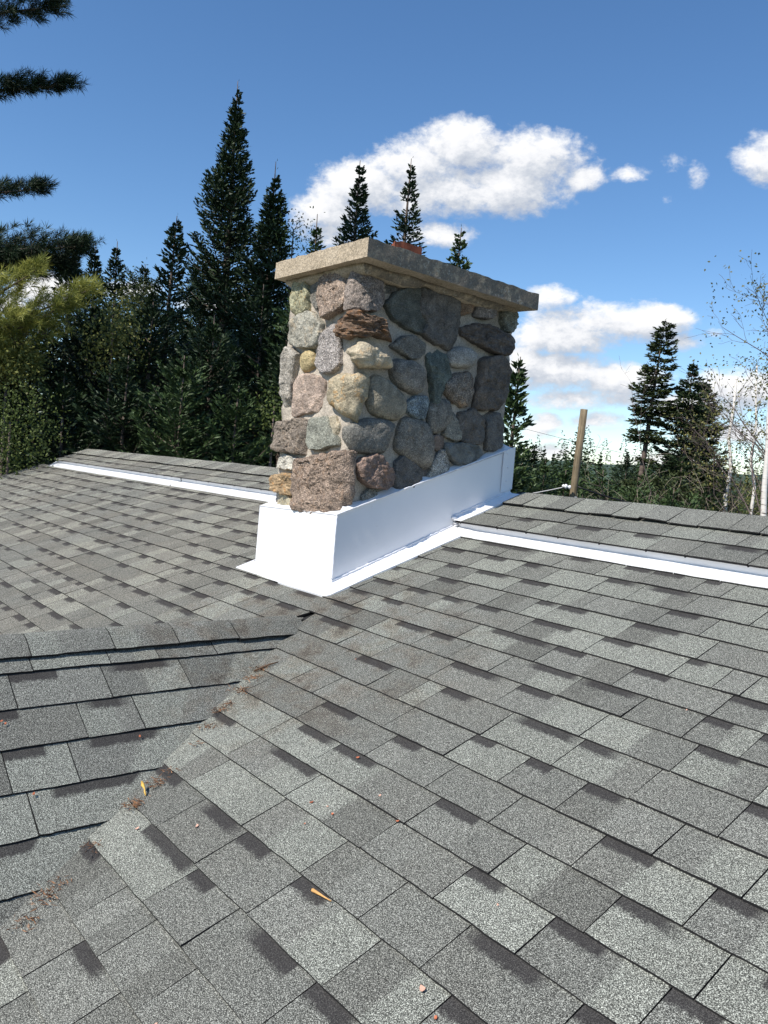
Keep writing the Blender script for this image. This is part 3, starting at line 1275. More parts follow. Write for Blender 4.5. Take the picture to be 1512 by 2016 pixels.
def make_stone_obj(sz, col, proud, rounded, rough, speckle, warm, seed):
    rs = np.random.default_rng(int(seed * 100))
    pts = [np.array(p) for p in sz]
    A = sum(pts[i][0] * pts[(i + 1) % len(pts)][1] - pts[(i + 1) % len(pts)][0] * pts[i][1] for i in range(len(pts)))
    if A < 0:
        pts = pts[::-1]
    size = math.sqrt(abs(A) / 2)
    pts = chaikin(pts, 0.22 if rounded > 0.5 else 0.08)
    if rounded > 0.5:
        pts = chaikin(pts, 0.25)
    n = 72
    pts = resample(pts, n)
    c = sum(pts) / n
    grow = 0.0115
    for i in range(n):
        d = pts[i] - c
        k = rough * (0.012 * noise.noise((pts[i][0] * 24 + seed, pts[i][1] * 24, 0)) + 0.007 * noise.noise((pts[i][0] * 70, pts[i][1] * 70, seed)))
        pts[i] = pts[i] + d / (np.linalg.norm(d) + 1e-6) * (k + grow)
    if rounded > 0.5:
        prof = [(1.02, -0.35), (1.03, 0.05), (1.015, 0.30), (0.97, 0.52), (0.90, 0.70), (0.8, 0.84), (0.68, 0.93), (0.55, 0.98), (0.42, 1.0), (0.28, 1.02), (0.14, 1.03)]
    else:
        prof = [(1.0, -0.45), (1.01, 0.2), (1.0, 0.55), (0.985, 0.85), (0.95, 0.97), (0.88, 1.0), (0.79, 1.0), (0.68, 1.0), (0.55, 1.0), (0.42, 1.0), (0.28, 1.0), (0.14, 1.0)]
    # enough rings across the face for the rock's relief
    nr_ = max(7, int(size * 0.62 / 0.0085))
    if rounded < .5:
        prof = prof[:6] + [(prof[5][0] * (1 - (i + 1) / (nr_ + 1)), 1.0) for i in range(nr_)]
    # broken facets: each cuts the face back on one side
    facets = []
    for k in range(0 if rounded > .5 else 5):
        a = rs.uniform(0, 2 * pi)
        facets.append((math.cos(a), math.sin(a), rs.uniform(.55, 1.05), rs.uniform(.2, .8)))
    tx, ty = rs.uniform(-.20, .20), rs.uniform(-.20, .12)
    V, F = [], []

    def height(p, hf):
        q = p - c
        h = proud * hf
        if hf > 0.1:
            k = min(1.0, hf)
            h += (tx * q[0] + ty * q[1]) * k * 0.5
            for (fx, fy, o, sl_) in facets:
                e = (q[0] * fx + q[1] * fy) - o * size * 0.7
                if e > 0:
                    h -= min(e * sl_, proud * 0.55) * k
            vv = Vector((p[0] * 15 + seed, p[1] * 15, seed * 0.37))
            a = rough * proud
            h += a * k * (0.17 * noise.noise(vv) + 0.10 * noise.noise(vv * 2.3) + (0.12 if rounded < .5 else .06) * noise.noise(vv * 5.1) + (0.07 if rounded < .5 else .02) * noise.noise(vv * 9))
            if rounded < .5:
                # ledges where the rock has split
                t = noise.noise(vv * 1.3 + Vector((9, 0, 0)))
                h -= a * k * 0.11 * (1 if t > 0.12 else 0)
        return h
    for (sc_, hf) in prof:
        for p in pts:
            q = c + (p - c) * sc_
            V.append(wrap(q[0], q[1], height(q, hf)))
    for r in range(len(prof) - 1):
        for i in range(n):
            j = (i + 1) % n
            F.append((r * n + i, r * n + j, (r + 1) * n + j, (r + 1) * n + i))
    V.append(wrap(c[0], c[1], height(c, 1.0)))
    k = len(V) - 1
    o = (len(prof) - 1) * n
    for i in range(n):
        F.append((o + i, o + (i + 1) % n, k))
    me = pymesh('stone', V, F, None, True)
    if rounded < .5:
        me.set_sharp_from_angle(angle=math.radians(34))
    ob = link('stone', me, chimney, (M_STONE,))
    gl = sum(col) / 3
    col = tuple((gl * .22 + x * .78) * w for x, w in zip(col, (1.02, .99, .87)))
    ob.color = (*col, 1)
    ob['speckle'] = float(speckle)
    ob['warm'] = float(warm)
    return ob


CR = {'A': (530, 510, 7.56), 'B': (530, 660, 4.76), 'C': (530, 810, 4.76), 'D': (680, 510, 4.76), 'E': (680, 660, 4.76), 'F': (680, 810, 4.76),
      'G': (840, 540, 4.76), 'H': (840, 720, 4.76), 'X': (0, 0, 1.0)}
# (crop, outline, colour, proud, rounded, roughness, speckle, iron stain)
ST = [
    ('A', [(345, 330), (510, 330), (525, 540), (535, 740), (470, 780), (390, 810), (310, 770), (315, 640), (295, 540)], (.34, .33, .22), .040, 0, 1.0, .5, .9),
    ('A', [(520, 270), (675, 250), (665, 500), (672, 735), (600, 650), (545, 540)], (.20, .19, .18), .016, 0, .8, .7, .1),
    ('A', [(735, 230), (940, 220), (1110, 280), (1135, 430), (1110, 600), (1010, 740), (790, 850), (740, 700), (710, 560), (720, 400)], (.30, .225, .19), .045, 0, .9, .9, .25),
    ('D', [(-2, 465), (2, 290), (30, 130), (90, 60), (280, 70), (340, 200), (380, 330), (370, 400), (290, 465), (200, 430), (120, 440)], (.25, .205, .195), .040, 0, .9, .8, .1),
    ('A', [(350, 890), (560, 800), (650, 830), (720, 960), (720, 1090), (650, 1260), (590, 1300), (430, 1280), (290, 1250), (260, 1150), (310, 1060), (320, 960)], (.36, .345, .31), .045, 0, .6, .5, .3),
    ('X', [(631.9, 631.7), (647.7, 635.7), (657, 652.9), (662.3, 682), (662.8, 710.4), (656, 721), (641.3, 730.4), (626.6, 727.2), (618.2, 716.7), (624.5, 687.3), (627.9, 662)], (.31, .28, .29), .034, 0, .7, 1.0, .05),
    ('B', [(150, 115), (240, 180), (215, 300), (185, 450), (170, 600), (165, 750), (100, 775), (80, 640), (100, 450), (110, 300), (130, 200)], (.36, .33, .31), .040, 0, 1.0, .6, .1),
    ('B', [(285, 155), (370, 160), (385, 220), (370, 290), (290, 320), (270, 290), (270, 220)], (.46, .36, .18), .034, 1, .7, .3, .6),
    ('B', [(240, 365), (430, 390), (475, 440), (450, 600), (415, 700), (290, 710), (220, 750), (180, 740), (200, 560), (215, 450)], (.42, .315, .275), .026, 0, .5, .4, .15),
    ('X', [(650.8, 742), (698, 734.6), (726, 737), (729, 752), (725, 778), (711, 807), (701, 827), (691, 829), (677, 814), (655, 802), (644, 785), (648, 761)], (.40, .335, .235), .052, 1, .9, .35, .8),
    ('X', [(660.3, 629), (665, 623.8), (695.3, 614.5), (720, 617), (743, 628.7), (780.8, 639), (781.9, 655), (776.6, 671.8), (730.4, 657), (707, 655), (680, 664.4), (672.9, 662), (663.6, 649)], (.20, .125, .085), .070, 0, 1.6, .5, .7),
    ('X', [(681, 691.5), (691.8, 681), (708, 668.4), (714, 671), (720, 676.8), (743, 695.7), (766, 704), (767, 721), (762, 725), (732.5, 718.8), (709.4, 716.7), (690.5, 713.6), (684.4, 706)], (.52, .44, .33), .080, 1, 1.1, .2, .4),
    ('C', [(80, 120), (200, 85), (335, 85), (330, 200), (310, 300), (280, 390), (200, 385), (110, 370), (35, 340), (50, 220)], (.235, .19, .165), .050, 0, 1.1, .7, .2),
    ('C', [(350, 80), (500, 55), (530, 130), (560, 200), (600, 240), (605, 310), (480, 335), (380, 350), (345, 300), (340, 170)], (.25, .26, .235), .034, 0, .6, .6, .05),
    ('C', [(525, 62), (580, 55), (600, 130), (600, 200), (575, 220), (540, 150)], (.44, .38, .29), .020, 0, .7, .3, .2),
    ('X', [(666.6, 841.5), (677, 837.3), (699, 835), (717.8, 830), (764, 827.9), (776.6, 835), (772.4, 856), (757.7, 891), (722, 887.7), (680, 882.5), (675, 877), (667.6, 860.4)], (.185, .18, .175), .046, 1, .7, .5, .1),
    ('C', [(255, 455), (370, 440), (480, 430), (560, 385), (700, 370), (780, 410), (790, 600), (780, 760), (760, 920), (650, 960), (400, 955), (255, 920), (240, 700), (250, 560)], (.275, .20, .165), .056, 0, 1.2, .8, .25),
    ('C', [(70, 440), (120, 415), (230, 440), (235, 510), (190, 535), (120, 520), (45, 515)], (.55, .52, .49), .034, 0, 1.0, .3, .0),
    ('C', [(45, 600), (190, 600), (215, 630), (170, 770), (90, 750), (30, 725)], (.40, .27, .15), .050, 0, 1.1, .3, .9),
    ('C', [(30, 790), (90, 760), (150, 830), (210, 880), (180, 920), (60, 910), (15, 870)], (.49, .44, .33), .022, 0, .8, .3, .4),
    ('D', [(410, 180), (440, 110), (560, 110), (640, 220), (520, 280), (410, 310)], (.15, .14, .13), .018, 0, .9, .5, .1),
    ('D', [(400, 430), (480, 330), (600, 270), (710, 255), (700, 480), (770, 600), (730, 690), (600, 640), (470, 550)], (.115, .125, .12), .036, 0, .8, .5, .1),
    ('X', [(831, 570), (850, 572), (871.5, 584), (890, 577), (907, 580), (905, 634.5), (896.7, 682.9), (890.4, 687), (858.6, 671.8), (833.4, 655), (843.9, 636), (829, 613)], (.145, .135, .135), .042, 0, .9, .5, .1),
    ('E', [(460, 100), (510, 60), (560, 20), (660, 20), (760, 80), (750, 160), (700, 215), (560, 170)], (.20, .19, .18), .036, 0, .7, .6, .1),
    ('E', [(470, 260), (520, 235), (680, 265), (750, 330), (760, 400), (720, 520), (660, 540), (560, 480), (470, 410), (460, 340)], (.24, .22, .205), .056, 1, .5, .6, .15),
    ('E', [(300, 395), (380, 410), (480, 500), (560, 580), (575, 680), (530, 775), (420, 780), (290, 730), (235, 660), (245, 520), (270, 430)], (.29, .26, .21), .056, 1, .4, .4, .2),
    ('E', [(600, 640), (680, 575), (770, 585), (805, 640), (770, 720), (760, 770), (700, 770), (620, 715)], (.20, .255, .31), .034, 0, .8, .9, .0),
    ('X', [(846, 702), (862.8, 690), (880, 697.6), (886, 736.8), (873.6, 757.8), (866, 790), (856.5, 792), (853, 740)], (.135, .165, .155), .040, 0, 1.0, .5, .0),
    ('G', [(250, 720), (330, 690), (430, 710), (470, 760), (465, 820), (420, 860), (270, 860), (235, 820)], (.33, .315, .31), .055, 1, .3, .5, .1),
    ('H', [(190, 180), (240, 120), (400, 60), (450, 130), (445, 260), (410, 370), (350, 375), (240, 300), (200, 240)], (.23, .19, .165), .048, 1, .7, .9, .5),
    ('X', [(953.4, 706), (991, 702), (1003, 726), (1000, 757.8), (993, 793.5), (978.7, 804), (936.6, 804), (940.8, 772.5), (949, 732.6)], (.165, .135, .12), .050, 0, 1.0, .4, .15),
    ('G', [(310, 500), (480, 480), (600, 500), (720, 560), (775, 600), (780, 680), (740, 760), (640, 720), (500, 650), (380, 580)], (.13, .112, .112), .062, 0, 1.2, .4, .1),
    ('G', [(340, 210), (400, 210), (445, 260), (430, 330), (370, 370), (340, 320)], (.24, .165, .12), .034, 0, 1.0, .5, .7),
    ('G', [(500, 270), (600, 270), (640, 310), (620, 400), (560, 410), (470, 385)], (.24, .215, .225), .050, 0, 1.0, .6, .0),
    ('G', [(730, 320), (815, 325), (830, 380), (815, 480), (790, 520), (740, 530), (730, 430)], (.24, .25, .22), .050, 0, 1.0, .7, .1),
    ('H', [(60, 380), (130, 325), (210, 330), (250, 400), (240, 470), (190, 560), (150, 610), (60, 620), (50, 500)], (.22, .205, .19), .042, 1, .5, .6, .15),
    ('H', [(262, 450), (300, 480), (330, 600), (330, 690), (280, 690), (190, 640), (215, 560), (252, 490)], (.25, .23, .20), .026, 0, .8, .6, .2),
    ('H', [(330, 450), (440, 420), (530, 490), (530, 640), (510, 730), (430, 725), (345, 700), (330, 560)], (.145, .13, .125), .036, 0, .8, .4, .4),
    ('H', [(570, 460), (700, 450), (720, 600), (720, 750), (640, 790), (570, 770), (580, 600)], (.165, .15, .145), .034, 0, .8, .5, .1),
    ('H', [(200, 730), (400, 740), (540, 760), (545, 830), (420, 905), (300, 915), (230, 860), (195, 790)], (.18, .185, .185), .040, 0, .6, .3, .1),
    ('X', [(846, 938), (855, 915), (864.9, 899), (871.5, 889), (884, 893), (890, 905), (896, 915), (875, 930)], (.37, .35, .34), .030, 0, .8, 1.0, .0),
    ('H', [(70, 660), (170, 670), (190, 760), (120, 770), (75, 730)], (.22, .165, .145), .022, 0, .8, .4, .3),
    ('F', [(530, 170), (560, 90), (650, 70), (760, 110), (810, 180), (830, 330), (810, 500), (740, 530), (640, 460), (560, 400), (510, 360), (510, 260)], (.225, .205, .185), .050, 1, .5, .6, .3),
    ('F', [(115, 500), (190, 450), (280, 425), (340, 440), (380, 500), (455, 590), (420, 680), (360, 715), (270, 690), (200, 670), (150, 600)], (.27, .18, .155), .056, 0, .8, .4, .4),
    ('F', [(490, 560), (500, 470), (560, 440), (640, 470), (720, 560), (725, 650), (640, 690), (560, 720), (490, 725)], (.15, .14, .14), .036, 0, .8, .5, .1),
    ('F', [(200, 790), (260, 730), (340, 750), (365, 810), (220, 870), (190, 840)], (.23, .23, .22), .022, 0, .8, .9, .0),
    ('F', [(725, 555), (800, 515), (810, 560), (770, 610), (730, 625)], (.21, .175, .165), .016, 0, .8, .4, .2),
]
for i, (c, poly, col, proud, rd, rough, spk, wm) in enumerate(ST):
    ox, oy, sc = CR[c]
    sz = [unwrap(ox + x / sc, oy + y / sc) for (x, y) in poly]
    make_stone_obj(sz, col, proud, rd, rough, spk, wm, 3.7 * i + 1.3)
# the turned-away faces carry the same kind of stones
PAL = [(.30, .225, .19), (.36, .345, .31), (.20, .19, .18), (.25, .26, .235), (.44, .38, .29), (.26, .2, .17)]
for face, s0, s1 in (('left', -WF - WS + .06, -WF - .05), ('back', WS + .08, WS + WF - .05)):
    z = 1.15
    while z < 2.08:
        hgt = random.uniform(.15, .22)
        s = s0
        while s < s1 - .08:
            w = random.uniform(.16, .27)
            e = min(s + w, s1)
            cx, cz, rx, rz_ = (s + e) / 2, z + hgt / 2, (e - s) / 2 - .016, hgt / 2 - .016
            poly = [(cx + rx * math.copysign(abs(math.cos(a)) ** .6, math.cos(a)) * random.uniform(.85, 1.02), cz + rz_ * math.copysign(abs(math.sin(a)) ** .6, math.sin(a)) * random.uniform(.85, 1.02))
                    for a in [2 * pi * t / 10 for t in range(10)]]
            make_stone_obj(poly, random.choice(PAL), random.uniform(.025, .05), random.choice((0, 1)), .8, .6, .2, random.uniform(0, 300))
            s = e
        z += hgt

# --- white metal collar (base flashing)
FX0, FX1, FY0, FY1 = -3.752, -3.046, 1.768, 2.955
HB = 0.34


def zroof(y):
    return y * TAN


def collar_panel(name, a, b, lowa, lowb, topa, topb, normal, lean=0.0, n=26, seed=0.0):
    """one sheet-metal face from a to b in plan, slightly buckled"""
    rows = []
    m_ = 8
    for r in range(m_ + 1):
        row = []
        for i in range(n + 1):
            f, t = i / n, r / m_
            x, y = a[0] + (b[0] - a[0]) * f, a[1] + (b[1] - a[1]) * f
            z = (lowa + (lowb - lowa) * f) * (1 - t) + (topa + (topb - topa) * f) * t
            bk_ = 0.0035 * noise.noise((x * 3.1 + seed, y * 3.1, z * 3.1)) * math.sin(pi * t) * min(1, 6 * f, 6 * (1 - f))
            row.append((x + normal[0] * (bk_ - lean * t), y + normal[1] * (bk_ - lean * t), z + (.004 * noise.noise((x * 5, y * 5, seed)) if r == m_ else 0)))
        rows.append(row)
    me = strip(rows).mesh(name, True)
    return link(name, me, chimney, (M_WHITE,))


zf, zb = zroof(FY0), zroof(FY1)
tf, tb = zf + HB, zb + 0.315
collar_panel('collar_panel', (FX0, FY0), (FX1, FY0), zf, zf, tf - .012, tf + .008, (0, -1), 0.004, seed=1)
collar_panel('collar_panel', (FX1, FY0), (FX1, FY1), zf, zb, tf + .008, tb, (1, 0), 0.004, seed=2)
collar_panel('collar_panel', (FX1, FY1), (FX0, FY1), zb - .05, zb - .05, tb, tb, (0, 1), 0.0, seed=3)
collar_panel('collar_panel', (FX0, FY1), (FX0, FY0), zb, zf, tb, tf - .012, (-1, 0), 0.004, seed=4)
# sloped ledge from the collar's top edge in to the stone, bedded in caulk
g_ = Geo()
rows = [[], [], []]
loop = []
for (a, b, za, zb_) in (((FX0, FY0), (FX1, FY0), tf - .012, tf + .008), ((FX1, FY0), (FX1, FY1), tf + .008, tb), ((FX1, FY1), (FX0, FY1), tb, tb), ((FX0, FY1), (FX0, FY0), tb, tf - .012)):
    for i in range(40):
        f = i / 40
        loop.append((a[0] + (b[0] - a[0]) * f, a[1] + (b[1] - a[1]) * f, za + (zb_ - za) * f))
for (x, y, z) in loop:
    nx = min(max(x, XL - .004), XR + .004)
    ny = min(max(y, YF - .004), YB + .004)
    k1 = .004 * noise.noise((x * 8, y * 8, 0))
    rows[0].append((x * .992 + nx * .008, y * .992 + ny * .008, z))
    rows[1].append((x + (nx - x) * .5, y + (ny - y) * .5, z + .012 + k1))
    rows[2].append((x + (nx - x) * 1.05, y + (ny - y) * 1.05, z + .022 + .012 * noise.noise((x * 14, y * 14, 3))))
n_ = len(loop)
V = [p for r in rows for p in r]
F = [(r * n_ + i, r * n_ + (i + 1) % n_, (r + 1) * n_ + (i + 1) % n_, (r + 1) * n_ + i) for r in range(2) for i in range(n_)]
link('collar_ledge', pymesh('collar_ledge', V, F, None, True), chimney, (M_WHITE,))


# flange lying on the shingles round the foot, and a second piece over the raised deck
VF0 = FY0 / CS
inner_ = [(FX0, DECK_V + .01), (FX0, VF0), (FX1, VF0), (FX1, DECK_V + .005)]
outer_ = [(-3.822, DECK_V - .02), (-3.822, 1.806), (-2.955, 1.786), (-2.918, DECK_V + .005)]


def walk(pts, n):
    out = []
    for i in range(3):
        m_ = n[i]
        for j in range(m_ + (1 if i == 2 else 0)):
            f = j / m_
            out.append((pts[i][0] * (1 - f) + pts[i + 1][0] * f, pts[i][1] * (1 - f) + pts[i + 1][1] * f))
    return out


cnt = (18, 24, 30)
wi, wo_ = walk(inner_, cnt), walk(outer_, cnt)
# round the outer corner nearest the camera
cc = np.array((-2.990, 1.822))
for i in range(len(wo_)):
    p = np.array(wo_[i])
    if p[0] > cc[0] and p[1] < cc[1]:
        d = p - cc
        L_ = np.linalg.norm(d)
        if L_ > .036:
            wo_[i] = tuple(cc + d / L_ * .036)
rows = []
for (f, dn) in ((0.0, .034), (0.03, .030), (0.16, .0185), (0.55, .0165), (0.97, .0150), (1.0, .0135), (1.004, .004)):
    row = []
    for i in range(len(wi)):
        u = wi[i][0] * (1 - f) + wo_[i][0] * f
        v = wi[i][1] * (1 - f) + wo_[i][1] * f
        k = .0022 * noise.noise((u * 5, v * 5, 1.0)) if 0.1 < f < 1.001 else 0
        row.append(RP(u, v - (.004 * math.sin(u * 9) if f > .9 and v < 1.8 else 0), dn + k))
    rows.append(row)
link('flange', strip(rows).mesh('flange', True), chimney, (M_WHITE,)).data.set_sharp_from_angle(angle=math.radians(50))
fr_ = [i / 16 for i in range(17)]
rows = []
for (uu, dn) in ((FX1 - .001, .030), (FX1 + .002, .024), (FX1 + .014, .0135), (-2.985, .0125), (-2.978, .011), (-2.977, .002)):
    rows.append([RP(uu + (.014 * f if uu > -3.0 else 0), DECK_V - .024 + (3.165 - DECK_V + .024) * f, DECK_N + dn + .0015 * noise.noise((uu * 6, f * 5, 3.0))) for f in fr_])
link('flange', strip(rows).mesh('flange', True), chimney, (M_WHITE,)).data.set_sharp_from_angle(angle=math.radians(50))
# folded corner strip at the back of the right-hand panel, and rolls of caulk along the seams
g_ = Geo()
y0_, y1_ = FY1 - .085, FY1 + .004
zz = [zroof(y0_) + .10, zroof(y1_) + .09, zroof(y1_) + .325, zroof(y0_) + .325]
g_.add([(FX1 + .0015, y0_, zz[0]), (FX1 + .0015, y1_, zz[1]), (FX1 + .0015, y1_, zz[2]), (FX1 + .0015, y0_, zz[3]),
        (FX1 + .0055, y0_, zz[0]), (FX1 + .0055, y1_, zz[1]), (FX1 + .0055, y1_, zz[2]), (FX1 + .0055, y0_, zz[3])],
       [(4, 5, 6, 7), (0, 1, 5, 4), (1, 2, 6, 5), (2, 3, 7, 6), (3, 0, 4, 7)])
link('corner_strip', g_.mesh('corner_strip'), chimney, (M_WHITE,))


def bead(name, pts, r, seed):
    q = []
    n = max(6, int(sum(np.linalg.norm(np.array(pts[i + 1]) - np.array(pts[i])) for i in range(len(pts) - 1)) / 0.018))
    pr = []
    for i in range(n + 1):
        t = i / n * (len(pts) - 1)
        k = min(int(t), len(pts) - 2)
        f = t - k
        p = np.array(pts[k]) * (1 - f) + np.array(pts[k + 1]) * f
        w = np.array([noise.noise((i * .9, seed, j)) for j in range(3)]) * r * .5
        q.append(p + w)
        pr.append(r * (0.75 + 0.6 * noise.noise((i * .6, seed, 9))))
    g = Geo()
    g.tube(q, pr, 6)
    return link(name, g.mesh(name, True), chimney, (M_CAULK,))


bead('caulk_bead', [(FX1 + .003, FY0, zf + .045), (FX1 - .0005, FY0 + .003, tf + .006)], .0055, 1)
bead('caulk_bead', [RP(FX1 + .002, VF0 + .01, .034), RP(FX1 + .002, DECK_V - .02, .034)], .0055, 2)
bead('caulk_bead', [RP(FX1 + .002, DECK_V - .01, DECK_N + .028), RP(FX1 + .002, 3.12, DECK_N + .028)], .0055, 3)
bead('caulk_bead', [RP(FX1 + .012, DECK_V - .008, .018), RP(FX1 + .010, DECK_V - .010, DECK_N + .022)], .016, 4)
bead('caulk_bead', [(FX1 + .004, FY0 + .0, tf + .010), (FX1 + .003, FY1 - .02, tb + .004)], .005, 5)

for (yy, zz_) in ((FY1 - .062, zroof(FY1) + .285), (FY1 - .050, zroof(FY1) + .135), (FY1 - .045, zroof(FY1) + .21)):
    V, F = [], []
    for (r, h) in ((.0055, -.002), (.0055, .0018), (.003, .0038), (.0002, .0042)):
        for j in range(9):
            t = 2 * pi * j / 9
            V.append((FX1 + .0055 + h, yy + r * math.cos(t), zz_ + r * math.sin(t)))
    for i in range(3):
        for j in range(9):
            F.append((i * 9 + j, i * 9 + (j + 1) % 9, (i + 1) * 9 + (j + 1) % 9, (i + 1) * 9 + j))
    link('screw_head', pymesh('screw_head', V, F, None, True), chimney, (M_CAULK,))

# ------------------------------------------------------------------ trees
UPV = np.array([0.0, 0.0, 1.0])


def unit(a):
    return a / (np.linalg.norm(a, axis=-1, keepdims=True) + 1e-9)


def blades(base, dirv, length, width, shade, cross=True, seed_vec=None):
    """diamond-shaped sprays: base (n,3), dirv (n,3), length (n,), width (n,)"""
    n = len(base)
    rv = rng.normal(size=(n, 3))
    p1 = unit(np.cross(dirv, rv))
    out_v, out_f, out_s = [], [], []
    sets = [p1]
    if cross:
        sets.append(np.cross(dirv, p1))
    for p in sets:
        mid = base + dirv * (length * 0.45)[:, None]
        v = np.stack([base, mid + p * (width * .5)[:, None], base + dirv * length[:, None], mid - p * (width * .5)[:, None]], axis=1)
        out_v.append(v.reshape(-1, 3))
        out_s.append(np.repeat(shade, 4))
    V = np.concatenate(out_v)
    F = np.arange(len(V)).reshape(-1, 4)
    return V, F, np.concatenate(out_s)


def conifer(H, R, seed, z0=0.06, prof=0.85, per=0.26, nbr=6, droop=0.25, leader=0.7, gaps=0.0, twig=0.30, shoot=0.095, sw=0.036, dens=1.35, top_up=0.9,
            rag=0.25, shape=None, lean=(0, 0), clip_z=None):
    """returns crown arrays and trunk/limb Geo, base at the origin"""
    r = np.random.default_rng(seed)
    B, D, L, Wd, Sh = [], [], [], [], []
    limbs = Geo()
    nz = 14
    tp, tr = [], []
    r0 = 0.012 * H + 0.03
    for i in range(nz + 1):
        f = i / nz
        tp.append((lean[0] * f * H + 0.02 * math.sin(f * 5 + seed), lean[1] * f * H + .02 * math.cos(f * 4 + seed), H * f))
        tr.append(max(0.006, r0 * (1 - f) ** 0.8))
    limbs.tube(tp, tr, 7)
    z = z0 * H
    while z < H - 0.05:
        f = (z - z0 * H) / (H - z0 * H)
        Lz = R * (1 - f) ** prof
        if shape is not None:
            Lz = R * shape(f)
        near_top = z > H - leader
        if near_top:
            Lz = min(Lz, 0.03 + 0.26 * (H - z))
        step = per * r.uniform(.75, 1.25) * (0.6 + 0.4 * min(1, Lz / (0.4 * R + .01)))
        if near_top:
            step = max(0.13, per * .6)
        nb = max(3, int(nbr * r.uniform(.8, 1.2)))
        if z > H - 0.42 * leader:
            nb = 3
            step = .12
            Lz = min(Lz, .13 * (H - z) / (.42 * leader) + .02)
        a0 = r.uniform(0, 2 * pi)
        for b in range(nb):
            if r.random() < gaps:
                continue
            a = a0 + 2 * pi * b / nb + r.uniform(-.35, .35)
            zz = z + r.uniform(-.4, .4) * step
            l = Lz * r.uniform(1 - rag, 1 + rag * .7)
            if clip_z is not None and zz < clip_z:
                continue
            if l < 0.04:
                continue
            el0 = top_up * f ** 1.5 + 0.12 * (1 - f) - droop * (1 - f) * r.uniform(.6, 1.3)
            out = np.array([math.cos(a), math.sin(a), 0.0])
            side = np.array([-math.sin(a), math.cos(a), 0.0])
            ns = max(3, int(l / (0.085 / dens)))
            t = (np.arange(ns) + 0.5) / ns
            # branch axis sags and lifts again at the tip
            org = np.array([lean[0] * zz, lean[1] * zz, zz])
            hz = l * (math.sin(el0) * t - 0.10 * np.sin(t * pi) + 0.10 * t ** 2)
            hr = l * math.cos(el0) * t
            ax = org + out * hr[:, None] + UPV * hz[:, None]
            tang = np.gradient(ax, axis=0) if ns > 2 else np.repeat(out[None], ns, 0)
            tang = unit(tang)
            if l > 0.5:
                limbs.tube([org, ax[ns // 2], ax[-1]], [0.006 + 0.008 * l, 0.005 + .004 * l, 0.003], 4, cap=False)
            tl = np.minimum(twig, 0.035 + 0.60 * l * (1 - t) ** 0.7) * r.uniform(.7, 1.2, ns)
            shb = r.uniform(.15, .85)
            for sg in (-1, 1):
                ang = r.uniform(.6, 1.0, ns)
                td = unit(tang * np.cos(ang)[:, None] + side * (sg * np.sin(ang))[:, None] + UPV * r.uniform(-.25, .18, ns)[:, None])
                nsh = max(2, int(twig / 0.075 * dens))
                for k in range(nsh):
                    kk = (k + .3) / nsh
                    bb = ax + td * (tl * kk)[:, None]
                    sd = unit(td + side * 0 + np.cross(td, UPV) * (r.choice([-1, 1], ns) * r.uniform(.1, .9, ns))[:, None] + UPV * r.uniform(-.2, .35, ns)[:, None])
                    B.append(bb)
                    D.append(sd)
                    L.append(np.minimum(shoot, tl * .7 + .012) * r.uniform(.8, 1.35, ns))
                    Wd.append(np.full(ns, sw) * r.uniform(.8, 1.3, ns))
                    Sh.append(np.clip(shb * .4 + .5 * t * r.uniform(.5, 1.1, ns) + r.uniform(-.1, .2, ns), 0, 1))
            # shoots on the axis itself
            B.append(ax)
            D.append(unit(tang + r.normal(size=(ns, 3)) * .25))
            L.append(np.full(ns, min(shoot * 1.3, .03 + l * .5)))
            Wd.append(np.full(ns, sw * min(1, .4 + l)))
            Sh.append(np.clip(.3 + .5 * t, 0, 1))
        z += step
    # leader
    k = 10
    zz = np.linspace(H - leader * .8, H, k)
    B.append(np.stack([lean[0] * zz, lean[1] * zz, zz], 1))
    dd = unit(np.stack([r.normal(size=k) * .3, r.normal(size=k) * .3, np.ones(k)], 1))
    D.append(dd)
    L.append(np.full(k, .06))
    Wd.append(np.full(k, .012))
    Sh.append(np.full(k, .6))
    B, D, L, Wd, Sh = [np.concatenate(x) for x in (B, D, L, Wd, Sh)]
    V, F, S_ = blades(B, D, L, Wd, Sh, cross=False)
    return V, F, S_, limbs


def crown_mesh(name, V, F, S_):
    me = npmesh(name, V, F)
    at = me.attributes.new('shade', 'FLOAT', 'POINT')
    at.data.foreach_set('value', S_.astype(np.float32))
    return me


def plant_conifer(name, top_px, dist, half_px, at_py, label, cat, group, mat, seed, **kw):
    """place a conifer whose tip is seen at top_px; half_px is its half width at photo row at_py"""
    top = at_dist(*top_px, dist)
    H = top[2] - GROUND
    ln = kw.get('lean', (0, 0))
    base = np.array([top[0] - ln[0] * H, top[1] - ln[1] * H, GROUND])
    d = math.sqrt(((top - CAM) ** 2).sum())
    drop = (at_py - top_px[1]) / FPX * d * 0.98
    half = max(.25, half_px / FPX * d - .25 * kw.get('twig', .28) * min(1, half_px / FPX * d))
    prof = kw.get('prof', 0.85)
    z0 = kw.get('z0', 0.06)
    fr = 1 - drop / (H * (1 - z0))
    R = half / (kw['shape'](max(fr, .7)) if 'shape' in kw else max(0.05, (1 - fr) ** prof))
    R = min(R, 3.0)
    kw.setdefault('clip_z', 2.5)
    V, F, S_, limbs = conifer(H, R, seed, **kw)
    t = thing(name, base, label, cat, group)
    link('crown', crown_mesh('crown', V + base, F, S_), t, (mat,))
    limbs.v = [tuple(np.array(p) + base) for p in limbs.v]
    link('trunk', limbs.mesh('trunk', True), t, (M_BARK,))
    return t


